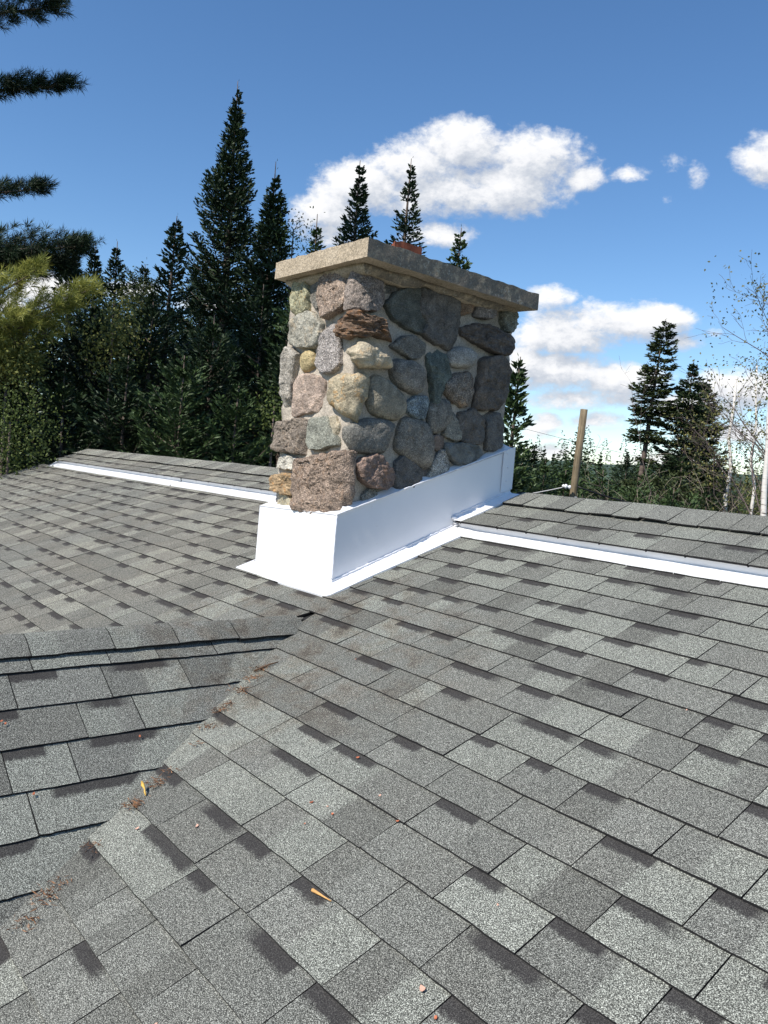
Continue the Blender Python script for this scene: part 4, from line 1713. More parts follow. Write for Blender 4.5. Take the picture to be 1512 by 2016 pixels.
GL = 'firs and spruces in the dark stand left of the chimney'
plant_conifer('fir_tree', (470, 160), 17.0, 62, 420, 'tallest dark fir with a long needle-thin tip, rising left of the chimney', 'fir tree', GL, M_FIR, 11, leader=1.5, per=.25, nbr=9, rag=.5, droop=.1, prof=1.12)
plant_conifer('fir_tree', (546, 318), 16.0, 45, 480, 'slender fir just right of the tallest fir, nearest the chimney', 'fir tree', GL, M_FIR, 12, leader=1.7, per=.24, nbr=9, rag=.45, prof=1.1)
plant_conifer('spruce_tree', (350, 425), 14.0, 85, 700, 'spruce with its bare grey trunk showing, left of the tallest fir', 'spruce tree', GL, M_FIR, 13, per=.30, nbr=6, gaps=.12, prof=.95, leader=1.0, rag=.45, lean=(.02, .012))
plant_conifer('fir_tree', (144, 455), 19.0, 42, 600, 'pointed fir rising behind the dark pine branch, leftmost of three thin spires', 'fir tree', GL, M_FIR, 14, leader=.9, prof=1.0)
plant_conifer('fir_tree', (187, 478), 20.0, 30, 590, 'thin fir spire between two others, middle of the three at left', 'fir tree', GL, M_FIR, 15, leader=.9, prof=1.0)
plant_conifer('fir_tree', (230, 475), 18.0, 38, 600, 'thin fir spire with rusty cones, rightmost of three at left', 'fir tree', GL, M_FIR, 16, leader=.9, prof=1.0)
plant_conifer('fir_tree', (626, 422), 13.0, 22, 500, 'bare fir tip poking up behind the left end of the chimney cap', 'fir tree', GL, M_FIRL, 17, leader=1.9, prof=1.2)
plant_conifer('spruce_tree', (712, 316), 15.0, 36, 460, 'neat pointed spruce behind the near corner of the chimney cap', 'spruce tree', 'spruces rising behind the chimney cap', M_FIR, 18, leader=1.0, rag=.25, prof=1.0)
plant_conifer('spruce_tree', (812, 312), 16.0, 34, 460, 'open-branched spruce directly behind the red clay flue', 'spruce tree', 'spruces rising behind the chimney cap', M_FIR, 19, leader=1.0, per=.3, gaps=.15, nbr=6, prof=1.0)
plant_conifer('spruce_tree', (908, 448), 12.5, 34, 525, 'small spruce tip peeking over the right half of the chimney cap', 'spruce tree', 'spruces rising behind the chimney cap', M_FIRL, 20, leader=1.4, prof=1.1)
plant_conifer('fir_tree', (1021, 702), 10.5, 42, 880, 'bright green young fir beside the right edge of the chimney', 'fir tree', 'small firs beyond the ridge', M_FIRL, 21, leader=.8, per=.22, nbr=7, z0=.03, prof=.75)
# lower, nearer fill of the same stand
fill = [(300, 575, 13.0, 90, 760, 'bushy fir left of the bare-trunked spruce'), (420, 620, 12.0, 90, 800, 'fresh green young fir low in front of the tallest fir'),
        (520, 560, 13.5, 80, 740, 'broad fir close to the left side of the chimney'), (80, 650, 14.0, 100, 800, 'shaded fir under the yellow pine branch'),
        (190, 600, 13.5, 90, 780, 'wide dark fir below the three thin spires'), (470, 760, 11.0, 70, 880, 'small low fir just over the left ridge, near the chimney'),
        (250, 700, 11.5, 80, 860, 'low dark fir straight behind the left end of the ridge'), (360, 700, 11.0, 80, 860, 'low pale-tipped fir below the bare-trunked spruce'),
        (20, 720, 12.5, 80, 880, 'shadowy fir at the left edge of the picture'), (130, 740, 11.8, 80, 880, 'low fir beyond the upper left corner of the roof'),
        (570, 640, 12.0, 60, 800, 'dark fir half hidden by the left side of the chimney'), (405, 500, 19.0, 80, 700, 'hidden fir filling the gap behind the tallest fir'),
        (285, 520, 21.0, 70, 640, 'distant fir behind the bushy one'), (30, 600, 20.0, 80, 760, 'distant fir at the far left behind the pine')]
for i, (x, y, d, hw, py, lab) in enumerate(fill):
    plant_conifer('fir_tree', (x, y), d, hw, py, lab, 'fir tree', GL, M_FIRL if i in (7, 5) else M_FIR, 40 + i, prof=.6, leader=.5, per=.27, nbr=7, z0=.03, shoot=.075, sw=.024, rag=.45, dens=1.75, droop=.35)

# right-hand side
def ragged(f):
    """tufts at uneven heights on a mostly bare stem, a full crown on top"""
    if f > .60:
        return .75 * ((1.02 - f) / .42) ** .7 + .12
    for (a, b, w) in ((.06, .10, .6), (.20, .24, .5), (.34, .38, .62), (.44, .47, .35), (.53, .58, .75)):
        if a < f < b:
            return w
    return .05


plant_conifer('spruce_tree', (1312, 628), 22.0, 30, 720, 'tall ragged spruce with bare stretches of trunk and drooping tufts', 'spruce tree', 'old spruces right of the pole', M_SPRUCE, 31,
              lean=(.042, .05), shape=ragged, gaps=.06, droop=.75, leader=.25, per=.19, nbr=9, rag=.55, z0=.25, twig=.42, top_up=.25, dens=1.3, shoot=.12, sw=.036)
plant_conifer('spruce_tree', (1366, 712), 22.0, 50, 850, 'dense dark spruce with a broad layered crown, left of the birches', 'spruce tree', 'old spruces right of the pole', M_FIR, 32,
              prof=.75, gaps=.04, droop=.45, leader=.4, per=.24, nbr=11, rag=.4, z0=.12, twig=.38, top_up=.4, shoot=.11, sw=.034)
plant_conifer('spruce_tree', (1392, 744), 23.0, 40, 850, 'shorter dark spruce crowded against the broad one', 'spruce tree', 'old spruces right of the pole', M_FIR, 33,
              prof=.75, gaps=.04, droop=.45, leader=.4, per=.24, nbr=11, rag=.4, z0=.12, twig=.38, top_up=.4, shoot=.11, sw=.034)
low = [(1075, 905, 15.0, 40, 960, M_FIRL, 'little fir between the chimney and the wooden pole'), (1112, 925, 13.5, 35, 970, M_FIRL, 'little fir hugging the left side of the wooden pole'),
       (1185, 925, 16, 40, 975, M_FIRL, 'green fir just right of the wooden pole'), (1255, 945, 15, 45, 990, M_FIRL, 'bright young fir at the foot of the ragged spruce'),
       (1300, 925, 18, 50, 990, M_SPRUCE, 'olive spruce sapling right of the ragged trunk'), (1345, 915, 17, 60, 1000, M_SPRUCE, 'dull spruce sapling beneath the broad spruce'),
       (1400, 925, 16, 50, 1000, M_SPRUCE, 'brownish spruce sapling left of the first birch'), (1235, 900, 26, 40, 960, M_FIR, 'dark fir showing behind the dead brush'),
       (1050, 880, 17, 36, 950, M_FIR, 'dark fir at the right edge of the chimney collar'), (1325, 960, 13, 60, 1010, M_FIRL, 'low green sapling near the ridge below the broad spruce')]
for i, (x, y, d, hw, py, mt, lab) in enumerate(low):
    plant_conifer('fir_sapling', (x, y), d, hw, py, lab, 'fir sapling', 'saplings beyond the ridge at right', mt, 70 + i, prof=.6, leader=.4, per=.24, nbr=8, z0=.03, shoot=.085, sw=.027, dens=1.2)
# far spires
for i, (x, y, d, lab) in enumerate([(1073, 876, 55, 'distant ragged spire, left of two beyond the saplings'), (1091, 888, 60, 'distant smooth dark spire beside a ragged one'), (1184, 890, 60, 'distant spire right of the wooden pole'),
                                    (1237, 885, 70, 'distant spire behind the dead brush'), (1150, 915, 70, 'distant low spire touching the wooden pole')]):
    plant_conifer('fir_tree', (x, y), d, 8, y + 45, lab, 'fir tree', 'distant spires', M_FIR, 90 + i, per=.4, nbr=7, shoot=.25, sw=.08, twig=.5, dens=.7, leader=.6)


# leafy shrubs and birches
def branch_rec(g, p, d, L, r, depth, r_, tips, kink=.22, split=3, shrink=.66, spread=.6, upb=.12):
    n = 4
    pts, rad = [p], [r]
    q, dd = p.copy(), d.copy()
    for i in range(n):
        dd = dd + r_.normal(size=3) * kink * .5 + UPV * upb * .25
        dd /= np.linalg.norm(dd)
        q = q + dd * (L / n)
        pts.append(q.copy())
        rad.append(max(.002, r * (1 - .55 * (i + 1) / n)))
        if depth > 0 and i >= 1:
            for s in range(1 if r_.random() < .75 else 2):
                a = r_.normal(size=3)
                a -= dd * np.dot(a, dd)
                a /= np.linalg.norm(a) + 1e-9
                nd = dd * math.cos(spread) + a * math.sin(spread)
                branch_rec(g, q, nd, L * shrink * r_.uniform(.7, 1.1), rad[-1] * .6, depth - 1, r_, tips, kink, split, shrink, spread, upb)
    g.tube(pts, rad, 4 if r < .02 else 6, cap=False)
    tips.append((q, dd, depth))


def leaf_cards(pts, size, r_, per=5, spread=.12):
    B, D, L, Wd, Sh = [], [], [], [], []
    for (p, d, dep) in pts:
        for k in range(per):
            b = p + r_.normal(size=3) * spread
            B.append(b)
            v = r_.normal(size=3) + np.array([0, 0, -.4])
            D.append(v / np.linalg.norm(v))
            L.append(size * r_.uniform(.7, 1.3))
            Wd.append(size * .62)
            Sh.append(r_.uniform(0, 1))
    return blades(np.array(B), np.array(D), np.array(L), np.array(Wd), np.array(Sh), cross=False)


def birch(foot_px, top_px, dist, label, seed, rad, leaf=6, nbr=18):
    r_ = np.random.default_rng(seed)
    foot = at_dist(*foot_px, dist)
    top = at_dist(*top_px, dist * 1.01)
    dirn = (top - foot) / np.linalg.norm(top - foot)
    base = foot - dirn * ((foot[2] - GROUND) / dirn[2])
    t = thing('birch_tree', base, label, 'birch tree', 'white birches at right')
    g = Geo()
    n = 12
    pts = [base + (top - base) * i / n + r_.normal(size=3) * .02 * (0 < i < n) for i in range(n + 1)]
    g.tube(pts, [rad * (1 - .8 * i / n) + .008 for i in range(n + 1)], 9)
    link('trunk', g.mesh('trunk', True), t, (M_BIRCH,))
    g = Geo()
    tips = []
    for k in range(nbr):
        f = r_.uniform(.42, .97)
        p = base + (top - base) * f
        a = r_.uniform(0, 2 * pi)
        d = np.array([math.cos(a) * .8, math.sin(a) * .8, .75])
        d /= np.linalg.norm(d)
        branch_rec(g, p, d, (1.25 - f) * 1.9 * r_.uniform(.7, 1.2), .018 * (1.3 - f), 2, r_, tips, kink=.3, shrink=.6)
    link('branch', g.mesh('branch', True), t, (M_DTWIG,), kind='stuff')
    V, F, S_ = leaf_cards([x for x in tips if r_.random() < .62], .05, r_, leaf, .10)
    link('foliage', crown_mesh('foliage', V, F, S_), t, (M_BIRCHLEAF,), kind='stuff')
    return t


birch((1428, 1005), (1450, 742), 16.0, 'slim white birch with a bare forked top, leftmost of the birches', 101, .064, leaf=4, nbr=9)
birch((1478, 1010), (1490, 720), 17.0, 'thinnest birch with pinkish bark, between the other two', 102, .046, leaf=6, nbr=18)
birch((1503, 1016), (1530, 545), 14.0, 'thickest white birch at the right edge of the picture', 103, .068, leaf=6, nbr=19)
birch((1560, 1018), (1566, 680), 15.0, 'leafy birch whose branches reach in from beyond the right edge', 104, .07, leaf=9, nbr=20)

# dead brush right of the pole
r_ = np.random.default_rng(120)
for i, (px, d, lab) in enumerate([(1210, 13.2, 'pale dead brush with arching twigs between the pole and the ragged spruce'), (1262, 14.0, 'second clump of grey dead brush at the foot of the ragged spruce')]):
    base = at_dist(px, 985, d)
    base[2] = GROUND
    t = thing('dead_shrub', base, lab, 'dead shrub', 'dead brush beyond the ridge')
    g = Geo()
    tips = []
    hh = at_dist(px, 905, d)[2] - GROUND
    for k in range(13):
        a = r_.uniform(0, 2 * pi)
        dd = np.array([math.cos(a) * .28, math.sin(a) * .28, 1.0])
        dd /= np.linalg.norm(dd)
        branch_rec(g, base + np.array([math.cos(a), math.sin(a), 0]) * .3, dd, hh * .62 * r_.uniform(.8, 1.15), .022, 3, r_, tips, kink=.45, shrink=.55, spread=.75, upb=-.1)
    link('twigs', g.mesh('twigs'), t, (M_TWIG,), kind='stuff')
# one bare leaning sapling above the brush
base = at_dist(1232, 985, 15.0)
base[2] = GROUND
t = thing('bare_sapling', base, 'bare leafless sapling leaning over the dead brush', 'bare tree')
g = Geo()
tips = []
top = at_dist(1218, 905, 15.0)
dd = (top - base) / np.linalg.norm(top - base)
branch_rec(g, base, dd, np.linalg.norm(top - base) * .9, .03, 3, r_, tips, kink=.2, shrink=.42, spread=.7)
link('trunk', g.mesh('trunk', True), t, (M_DTWIG,))


def leafy_shrub(px, py, dist, size, mat, label, seed, n=1800, ls=.05):
    r_ = np.random.default_rng(seed)
    c = at_dist(px, py, dist)
    base = np.array([c[0], c[1], GROUND])
    t = thing('leafy_tree', base, label, 'deciduous tree', 'small broadleaf trees among the firs')
    g = Geo()
    g.tube([base, base + (c - base) * .6, c], [.05, .035, .012], 6)
    link('trunk', g.mesh('trunk', True), t, (M_BARK,))
    # clumps of leaves through an uneven volume
    cl = []
    for k in range(46):
        v = r_.normal(size=3)
        v /= np.linalg.norm(v)
        q = c + v * np.array([size[0], size[0], size[1]]) * r_.uniform(.3, 1.0) + np.array([0, 0, -size[1] * .25])
        for j in range(n // 46):
            cl.append((q + r_.normal(size=3) * .14, v, 0))
    V, F, S_ = leaf_cards(cl, ls, r_, 1, .05)
    link('crown', crown_mesh('crown', V, F, S_), t, (mat,))


leafy_shrub(222, 655, 12.5, (.55, .6), M_LEAFY, 'olive-yellow leafy crown below the three thin spires', 131)
leafy_shrub(268, 600, 15.0, (.5, .6), M_LEAFY, 'yellowish leafy crown left of the bare-trunked spruce', 132)
leafy_shrub(20, 830, 10.5, (.55, .8), M_LEAF, 'green leafy tree at the lower left edge of the woods', 133, n=3600, ls=.038)
leafy_shrub(15, 700, 12.0, (.5, .4), M_LEAFY, 'dull yellow leaves at the left edge under the pine', 134)
leafy_shrub(578, 452, 15.5, (.30, .5), M_LEAF, 'light green leafy top between the slender fir and the chimney', 135, n=500)
leafy_shrub(540, 800, 11.0, (.25, .35), M_LEAF, 'light green leaves beside the left edge of the chimney', 136, n=600, ls=.05)
leafy_shrub(1455, 965, 24.0, (1.0, .6), M_LEAFY, 'brownish-yellow bushes behind the birch trunks', 137, n=1300)
leafy_shrub(1500, 985, 22.0, (1.0, .5), M_LEAF, 'olive bush at the right edge behind the thickest birch', 138, n=1200)

# --- pine at the left edge: limbs reach into the picture
pt = at_dist(-250, 300, 13.2)
pbase = np.array([pt[0], pt[1], GROUND])
pine = thing('pine_tree', pbase, 'dark pine at the left edge, its limbs reaching in over the sky', 'pine tree')
g = Geo()
g.tube([pbase, pbase + [0, 0, 6], pbase + [.1, 0, 12], pbase + [.1, .1, 18]], [.2, .17, .12, .05], 10)
link('trunk', g.mesh('trunk', True), pine, (M_BARK,))


def pine_limb(p0, p1, width, seed, mat, ntuft, nneed=46, nlen=.10, nwid=.0034, sag=.0):
    """one limb from the trunk to its tip with bottle-brush shoots along its outer half"""
    r_ = np.random.default_rng(seed)
    p0, p1 = np.array(p0), np.array(p1)
    ax = p1 - p0
    Ln = np.linalg.norm(ax)
    ax = ax / Ln
    sd = unit(np.cross(ax, UPV))
    g = Geo()
    pts = [p0 + ax * Ln * t + UPV * (-sag * math.sin(pi * t)) for t in np.linspace(0, 1, 7)]
    g.tube(pts, [.035 * (1 - .9 * t) + .004 for t in np.linspace(0, 1, 7)], 6, cap=False)
    B, D, Sh = [], [], []
    for k in range(ntuft):
        t = 1 - (1 - r_.uniform(0, 1)) ** .8 * .85 if k > 3 else r_.uniform(.93, 1.0)
        t = r_.uniform(.12, 1.0) if k > 5 else r_.uniform(.9, 1.0)
        w = width * min(1.0, .35 + 2.6 * (1 - t))
        org = p0 + ax * Ln * t + UPV * (-sag * math.sin(pi * t))
        lat = sd * r_.uniform(-1, 1) * w * 1.6 + UPV * r_.uniform(-.55, .75) * w
        sh = org + lat + ax * abs(r_.normal()) * .05
        sdir = unit(ax * 1.0 + unit(lat) * .45 + UPV * .25)
        g.tube([org, sh], [.006, .003], 3, cap=False)
        shl = r_.uniform(.10, .20)
        u = r_.uniform(0, 1, nneed)
        base = sh + sdir * (u * shl)[:, None]
        nd = unit(sdir * r_.uniform(.5, 1.1, nneed)[:, None] + r_.normal(size=(nneed, 3)) * .62)
        B.append(base)
        D.append(nd)
        Sh.append(np.clip(r_.uniform(0, .7) + r_.uniform(-.2, .3, nneed), 0, 1))
    B, D, Sh = np.concatenate(B), np.concatenate(D), np.concatenate(Sh)
    n = len(B)
    V, F, S_ = blades(B, D, r_.uniform(.75, 1.2, n) * nlen, np.full(n, nwid), Sh, cross=False)
    lo = link('limb', g.mesh('limb', True), pine, (M_BARK,))
    nm = crown_mesh('needles', V, F, S_)
    link('needles', nm, lo, (mat,), kind='stuff')
    return lo


def trunk_at(z):
    return np.array([pbase[0] + .06, pbase[1], z])


for i, (tx, ty, w, rise, n) in enumerate([(112, 14, .20, .25, 70), (126, 168, .16, .30, 80), (78, 372, .15, .30, 70), (158, 486, .24, .22, 130), (128, 530, .22, .12, 110), (60, 520, .24, .2, 80)]):
    tip = at_dist(tx, ty, 12.2 + .3 * (i % 3))
    pine_limb(trunk_at(tip[2] - rise * 2), tip, w * (.72 if i < 3 else 1.05), 200 + i, M_PINE, int(n * 2.2), 60, .12, .007)
# more limbs above and beside the frame, they shade the ones in view
for i in range(34):
    r2 = np.random.default_rng(300 + i)
    z = r2.uniform(2.2, 13.5)
    a = r2.uniform(0, 2 * pi)
    L_ = (14.5 - z) * .22 + 1.2
    d = np.array([math.cos(a), math.sin(a), r2.uniform(-.05, .25)])
    tip = trunk_at(z) + d * L_
    c = px_of(tip)
    if c is not None and c[0] > -150 and c[1] > -200:
        continue
    pine_limb(trunk_at(z), tip, .4, 400 + i, M_PINE, 80, 40, .14, .010)
for i, (tx, ty, w, rise, n, d) in enumerate([(72, 532, .09, .9, 70, 11.6), (178, 570, .14, .30, 150, 11.8), (60, 620, .18, .3, 150, 11.8), (30, 690, .15, .3, 80, 12.0), (130, 600, .12, .3, 80, 11.7), (92, 655, .17, .3, 140, 11.9), (45, 715, .17, .3, 120, 12.1), (20, 560, .15, .3, 90, 11.9)]):
    tip = at_dist(tx, ty, d)
    st = trunk_at(at_dist(-250, 690 + 15 * i, d + 1)[2])
    pine_limb(st, tip, w * 2.2, 500 + i, M_PINE_SUNLIT, n, 50, .12, .0075, sag=.12)

# ------------------------------------------------------------------ pole, wires, odds and ends by the ridge
pb = at_dist(1127, 985, 12.0)
ptop = at_dist(1150, 806, 12.0)
prad = 6.9 / FPX * np.linalg.norm(ptop - CAM)
pole = thing('utility_pole', (ptop[0], ptop[1], GROUND), 'plain brown wooden pole with a sawn top standing beyond the ridge', 'utility pole')
g = Geo()
axis_d = (ptop - pb) / np.linalg.norm(ptop - pb)
foot = pb - axis_d * ((pb[2] - GROUND) / axis_d[2])
g.tube([foot + (ptop - foot) * t for t in np.linspace(0, 1, 9)], [prad * (1.12 - .14 * t) for t in np.linspace(0, 1, 9)], 20)
link('shaft', g.mesh('shaft', True), pole, (M_POLE,))
for p in bpy.data.objects['shaft'].data.polygons:
    if len(p.vertices) > 4:
        p.use_smooth = False


def lathe(prof, centre, axis, seg=14):
    axis = np.array(axis, float)
    axis /= np.linalg.norm(axis)
    a = np.cross(axis, [0.3, 0.1, 1.0])
    a /= np.linalg.norm(a)
    b = np.cross(axis, a)
    V, F = [], []
    for (r, h) in prof:
        for j in range(seg):
            t = 2 * pi * j / seg
            V.append(np.array(centre) + axis * h + r * (math.cos(t) * a + math.sin(t) * b))
    for i in range(len(prof) - 1):
        for j in range(seg):
            k = (j + 1) % seg
            F.append((i * seg + j, i * seg + k, (i + 1) * seg + k, (i + 1) * seg + j))
    return V, F


right_v = RW[0]
ic = at_dist(1115, 958, 11.85)
V, F = lathe([(.001, -.06), (.03, -.06), (.034, -.045), (.02, -.03), (.02, -.012), (.036, 0), (.036, .018), (.02, .03), (.026, .048), (.012, .062), (.001, .064)], ic, -right_v + np.array([0, 0, .2]))
ins = link('insulator', pymesh('insulator', V, F, None, True), pole, (M_CERAMIC,))
k2 = px_of(ic)


def wire(name, p0, p1, r, sag, label, mat=M_WIRE, cat='wire', n=24):
    g = Geo()
    p0, p1 = np.array(p0), np.array(p1)
    g.tube([p0 + (p1 - p0) * t - UPV * sag * 4 * t * (1 - t) for t in np.linspace(0, 1, n)], [r] * n, 5)
    return link(name, g.mesh(name, True), None, (mat,), label=label, cat=cat)


wire('overhead_wire', at_dist(560, 700, 30), at_dist(1420, 935, 26), .006, .25, 'thin overhead wire crossing behind the wooden pole')
wire('service_wire', ic, at_dist(860, 990, 12.5), .008, .05, 'short pale wire running left from the pole\'s white insulator', flat_mat('bare_aluminium', (.45, .45, .45), .4))
wire('service_cable', at_dist(1137, 958, 11.9), at_dist(1420, 1010, 12.5), .012, .10, 'dark cable leaving the right side of the wooden pole', M_BLACK, 'cable')
# white knob and black cable clamp showing over the ridge
ridge_c = ridge_surf(0, RIDGE_V, 0)


def on_back(px, py, dy, dz):
    """point just behind the ridge line seen at a pixel"""
    return ray_plane(px, py, 1, ry + dy)


kb = on_back(1133, 984, 0.10, 0)
V, F = lathe([(.001, .016), (.008, .015), (.013, .009), (.0145, 0), (.013, -.008), (.009, -.013), (.006, -.03), (.006, -.07)], kb, (0, 0, 1))
link('vent_knob', pymesh('vent_knob', V, F, None, True), None, (M_CERAMIC,), label='tiny round white knob showing over the ridge beside the pole', cat='knob')
clamp = thing('cable_clamp', on_back(1180, 992, .10, 0), 'black cable clamp with curled ends lying along the ridge right of the pole', 'cable clamp')
g = Geo()
pp = [on_back(x, y, .10, 0) for x, y in ((1152, 986), (1160, 984), (1170, 989), (1176, 984), (1186, 985), (1196, 990), (1204, 987), (1210, 993))]
g.tube(pp, [.004, .007, .008, .006, .005, .007, .006, .003], 7)
link('cable', g.mesh('cable', True), clamp, (M_BLACK,))
g = Geo()
pp = [on_back(x, y, .085, 0) for x, y in ((1160, 990), (1172, 993), (1184, 993), (1194, 994))]
g.tube(pp, [.005, .007, .006, .004], 7)
link('clamp_jaw', g.mesh('clamp_jaw', True), clamp, (M_BLACK,))
V, F = lathe([(.001, .008), (.006, .006), (.006, -.006), (.001, -.008)], on_back(1190, 990, .075, 0), (0, -1, 0))
link('clamp_bolt', pymesh('clamp_bolt', V, F, None, True), clamp, (M_CERAMIC,))

# ------------------------------------------------------------------ litter on the shingles
M_RUST = flat_mat('rusty_leaf', (.42, .13, .06), .7, 60, .4)
M_PINKISH = flat_mat('pale_pink_chip', (.62, .36, .26), .6, 60, .25)
M_GOLD = flat_mat('golden_husk', (.62, .38, .08), .5, 80, .4)
M_WOODCHIP = flat_mat('orange_splinter', (.66, .36, .13), .6, 50, .25)
M_DTW = flat_mat('dark_twig', (.10, .06, .035), .8, 40, .4)


def on_roof(px, py, n=0.009):
    d = ray(px, py)
    nn = np.array([0, -SN, CS])
    t = (n - CAM @ nn) / (d @ nn)
    return CAM + d * t


def on_gable(px, py, n=0.013):
    d = ray(px, py)
    nn = np.array([GN, 0, GC])
    p0 = np.array([GX, 0, GZ]) + nn * n
    t = ((p0 - CAM) @ nn) / (d @ nn)
    return CAM + d * t


def scrap(p, nrm, size, mat, label, cat, seed, group=None, name='leaf_scrap', curl=.3, aspect=.6):
    r_ = np.random.default_rng(seed)
    nrm = np.array(nrm) / np.linalg.norm(nrm)
    a = np.cross(nrm, r_.normal(size=3))
    a /= np.linalg.norm(a)
    b = np.cross(nrm, a)
    V, F = [], []
    k = 7
    for layer in (0, 1):
        for j in range(k):
            t = 2 * pi * j / k
            rr = size * r_.uniform(.75, 1.1) if layer == 0 else None
            if layer == 0:
                V.append(p + a * math.cos(t) * rr + b * math.sin(t) * rr * aspect + nrm * size * (curl * math.cos(2 * t) * .5 + .28))
            else:
                V.append(V[j] + nrm * size * .14)
    V.append(p + nrm * size * .1)
    V.append(p + nrm * size * .26)
    c0, c1 = 2 * k, 2 * k + 1
    for j in range(k):
        q = (j + 1) % k
        F += [(j, q, k + q, k + j), (c0, q, j), (c1, k + j, k + q)]
    return link(name, pymesh(name, V, F, None, False), None, (mat,), label=label, cat=cat, group=group)


NR = (0, -SN, CS)
NG = (GN, 0, GC)
scrap(on_roof(832, 1948), NR, .0078, M_PINKISH, 'largest pale pink chip, lying on a dark band at the bottom of the roof', 'chip', 1, name='pink_chip', aspect=.85)
singles = [(645, 1588), (655, 1603), (388, 1627), (600, 1622), (306, 2018), (614, 1580), (980, 1782), (858, 2005), (270, 1632), (700, 1298), (748, 1567), (705, 1492), (1352, 1398), (783, 1617)]
SL_ = ['tiny pink scrap above the orange splinter, upper right of three', 'tiny rusty scrap above the orange splinter, lowest of three', 'tiny pink scrap lying between the golden husk and the splinter',
       'tiny rusty scrap straight above the orange splinter, alone on its tab', 'tiny pink scrap at the bottom edge, left of the middle', 'tiny rusty scrap above the orange splinter, uppermost of three',
       'tiny pink scrap alone right of the middle, upslope of the largest chip', 'tiny rusty scrap at the bottom edge below the largest pink chip', 'tiny pink scrap near the valley below the golden husk',
       'tiny rusty scrap below the near corner of the white collar', 'tiny pink scrap in mid roof, right of the group above the splinter', 'tiny rusty scrap in mid roof below the near collar corner, second down',
       'tiny pink scrap near the right edge, well below the white step flashing', 'tiny rusty scrap in mid roof, right of the group above the splinter']
for i, (x, y) in enumerate(singles):
    scrap(on_roof(x, y), NR, .0038 + .0014 * (i % 3), M_RUST if i % 2 else M_PINKISH, SL_[i], 'leaf scrap', 20 + i, group='tiny reddish scraps scattered over the shingles')
GL_ = ['rusty scrap at the left edge of the picture on the cross gable, upper of two', 'rusty scrap under a course edge low on the cross gable', 'rusty scrap tucked under a course edge in the middle of the cross gable',
       'rusty scrap at the left edge of the picture on the cross gable, lower of two', 'rusty scrap low on the cross gable beside the valley']
for i, (x, y) in enumerate([(2, 1420), (66, 1563), (275, 1450), (10, 1425), (85, 1772)]):
    scrap(on_gable(x, y), NG, .0055, M_RUST, GL_[i], 'leaf scrap', 60 + i, group='rusty scraps on the cross gable')
# valley litter: needles and bits caught where the slopes meet
r_ = np.random.default_rng(77)
B, D, L, Wd, Sh = [], [], [], [], []
for (x, y, s, n) in [(515, 1316, .03, 40), (497, 1333, .03, 60), (478, 1358, .03, 50), (437, 1396, .03, 60), (408, 1430, .03, 45), (383, 1463, .02, 14), (312, 1540, .03, 60), (275, 1578, .03, 70), (262, 1586, .02, 30),
                     (190, 1664, .03, 40), (122, 1738, .03, 40), (95, 1766, .035, 60), (54, 1812, .035, 50), (452, 1385, .02, 30), (340, 1515, .02, 20)]:
    p = on_roof(x, y, .012)
    for k in range(n):
        B.append(p + r_.normal(size=3) * s * np.array([.5, .6, .12]))
        v = r_.normal(size=3) * np.array([1, 1, .25])
        D.append(v / np.linalg.norm(v))
        L.append(r_.uniform(.010, .028))
        Wd.append(r_.uniform(.0013, .0032))
        Sh.append(r_.uniform(0, 1))
V, F, S_ = blades(np.array(B), np.array(D), np.array(L), np.array(Wd), np.array(Sh), cross=True)
M_LIT = make_foliage('dry_needle_litter', (.10, .055, .035), (.42, .22, .11))
o = link('needle_litter', crown_mesh('needle_litter', V, F, S_), None, (M_LIT,), kind='stuff', label='dry rusty needles and bits caught along the valley between the two roof slopes', cat='litter')
# golden husk standing in the valley
hp = on_roof(287, 1566, .012)
ht = on_roof(279, 1538, .035)
g = Geo()
g.tube([hp, hp + (ht - hp) * .25, hp + (ht - hp) * .45 + np.array([.004, 0, .002]), hp + (ht - hp) * .75, ht], [.0022, .003, .002, .0055, .0022], 7)
link('seed_husk', g.mesh('seed_husk', True), None, (M_GOLD,), label='shiny golden husk standing upright in the roof valley', cat='husk')
# twig and splinter
g = Geo()
a, b = on_roof(548, 1303, .014), on_roof(500, 1321, .012)
g.tube([a, a * .6 + b * .4 + [0, 0, .003], b], [.0022, .0032, .004], 6)
link('twig', g.mesh('twig', True), None, (M_DTW,), label='short dark twig at the top of the valley litter', cat='twig')
g = Geo()
a, b = on_roof(615, 1752, .012), on_roof(652, 1774, .011)
g.tube([a, a * .75 + b * .25, a * .4 + b * .6, b], [.0045, .0036, .002, .0012], 6)
link('wood_splinter', g.mesh('wood_splinter', True), None, (M_WOODCHIP,), label='orange tapering wood splinter lying on a dark shingle band', cat='splinter')

# ------------------------------------------------------------------ ground, hills, far woods
g = Geo()
nr = 26
rad = [0, 20, 40, 80, 150, 300, 600, 1200, 2600, 4500]
seg = 48
V = [(0, 0, GROUND)]
for r0 in rad[1:]:
    for j in range(seg):
        t = 2 * pi * j / seg
        V.append((r0 * math.cos(t), r0 * math.sin(t), GROUND - (0 if r0 < 100 else 1.0)))
F = [(0, 1 + j, 1 + (j + 1) % seg) for j in range(seg)]
for i in range(len(rad) - 2):
    o = 1 + i * seg
    for j in range(seg):
        k = (j + 1) % seg
        F.append((o + j, o + seg + j, o + seg + k, o + k))
link('ground', pymesh('ground', V, F), None, (M_GROUND,), kind='structure')
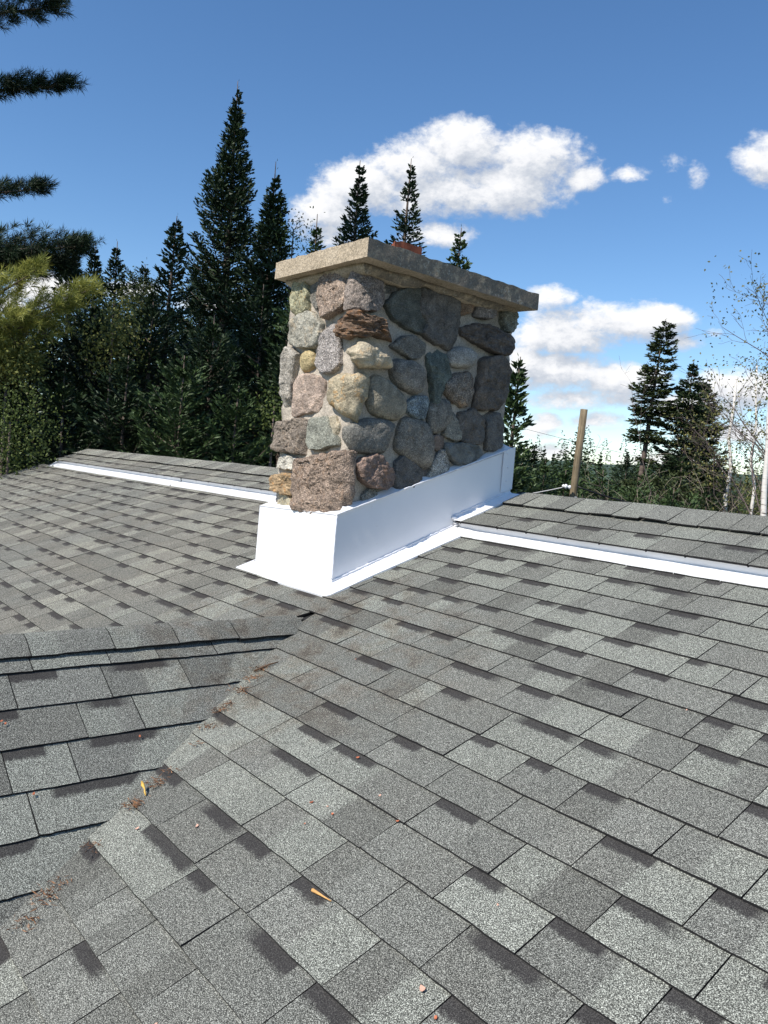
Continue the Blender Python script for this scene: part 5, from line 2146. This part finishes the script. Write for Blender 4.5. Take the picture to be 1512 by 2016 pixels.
# wooded hills along the horizon
V, F = [], []
n = 160
for i in range(n + 1):
    t = 2 * pi * i / n
    hgt = 26 + 16 * noise.noise((math.cos(t) * 3, math.sin(t) * 3, 0)) + 5 * noise.noise((math.cos(t) * 14, math.sin(t) * 14, 0)) + 2.0 * noise.noise((math.cos(t) * 60, math.sin(t) * 60, 4))
    for (rr, hh) in ((650, -5), (760, hgt * .7), (900, hgt), (1100, -5)):
        V.append((rr * math.cos(t), rr * math.sin(t), GROUND + hh))
for i in range(n):
    for j in range(3):
        F.append((i * 4 + j, (i + 1) * 4 + j, (i + 1) * 4 + j + 1, i * 4 + j + 1))
link('hills', pymesh('hills', V, F, None, True), None, (M_HILL,), kind='structure')
# a belt of mixed trees beyond the clearing, reads as one mass
B, D, L, Wd, Sh = [], [], [], [], []
r_ = np.random.default_rng(900)
for i in range(520):
    a = math.radians(r_.uniform(-100, 10) if i < 330 else r_.uniform(-46, -12))
    rr = r_.uniform(26, 62) if a > math.radians(-45) else r_.uniform(22, 40)
    cx, cy = CAM[0] + rr * math.sin(a), CAM[1] + rr * math.cos(a)
    h = r_.uniform(5.1, 6.9) if a > math.radians(-45) else r_.uniform(6.2, 9.0)
    R_ = h * (r_.uniform(.14, .22) if i < 330 else r_.uniform(.22, .34))
    nbl = 260
    f = r_.uniform(0, 1, nbl) ** .8
    t = r_.uniform(0, 2 * pi, nbl)
    q = R_ * (1 - f) * np.sqrt(r_.uniform(.2, 1, nbl))
    B.append(np.stack([cx + q * np.cos(t), cy + q * np.sin(t), GROUND + h * (.03 + .95 * f)], 1))
    D.append(unit(np.stack([np.cos(t), np.sin(t), r_.uniform(-.5, .3, nbl)], 1)))
    L.append(r_.uniform(.35, .8, nbl) * (1.1 - f))
    Wd.append(np.full(nbl, .22) * (1.15 - f))
    Sh.append(np.clip(r_.uniform(.1, .9) + r_.uniform(-.3, .3, nbl), 0, 1))
V, F, S_ = blades(np.concatenate(B), np.concatenate(D), np.concatenate(L), np.concatenate(Wd), np.concatenate(Sh), cross=True)
link('far_woods', crown_mesh('far_woods', V, F, S_), None, (M_FIRL,), kind='stuff', label='far belt of mixed evergreen woods beyond the clearing', cat='woods')
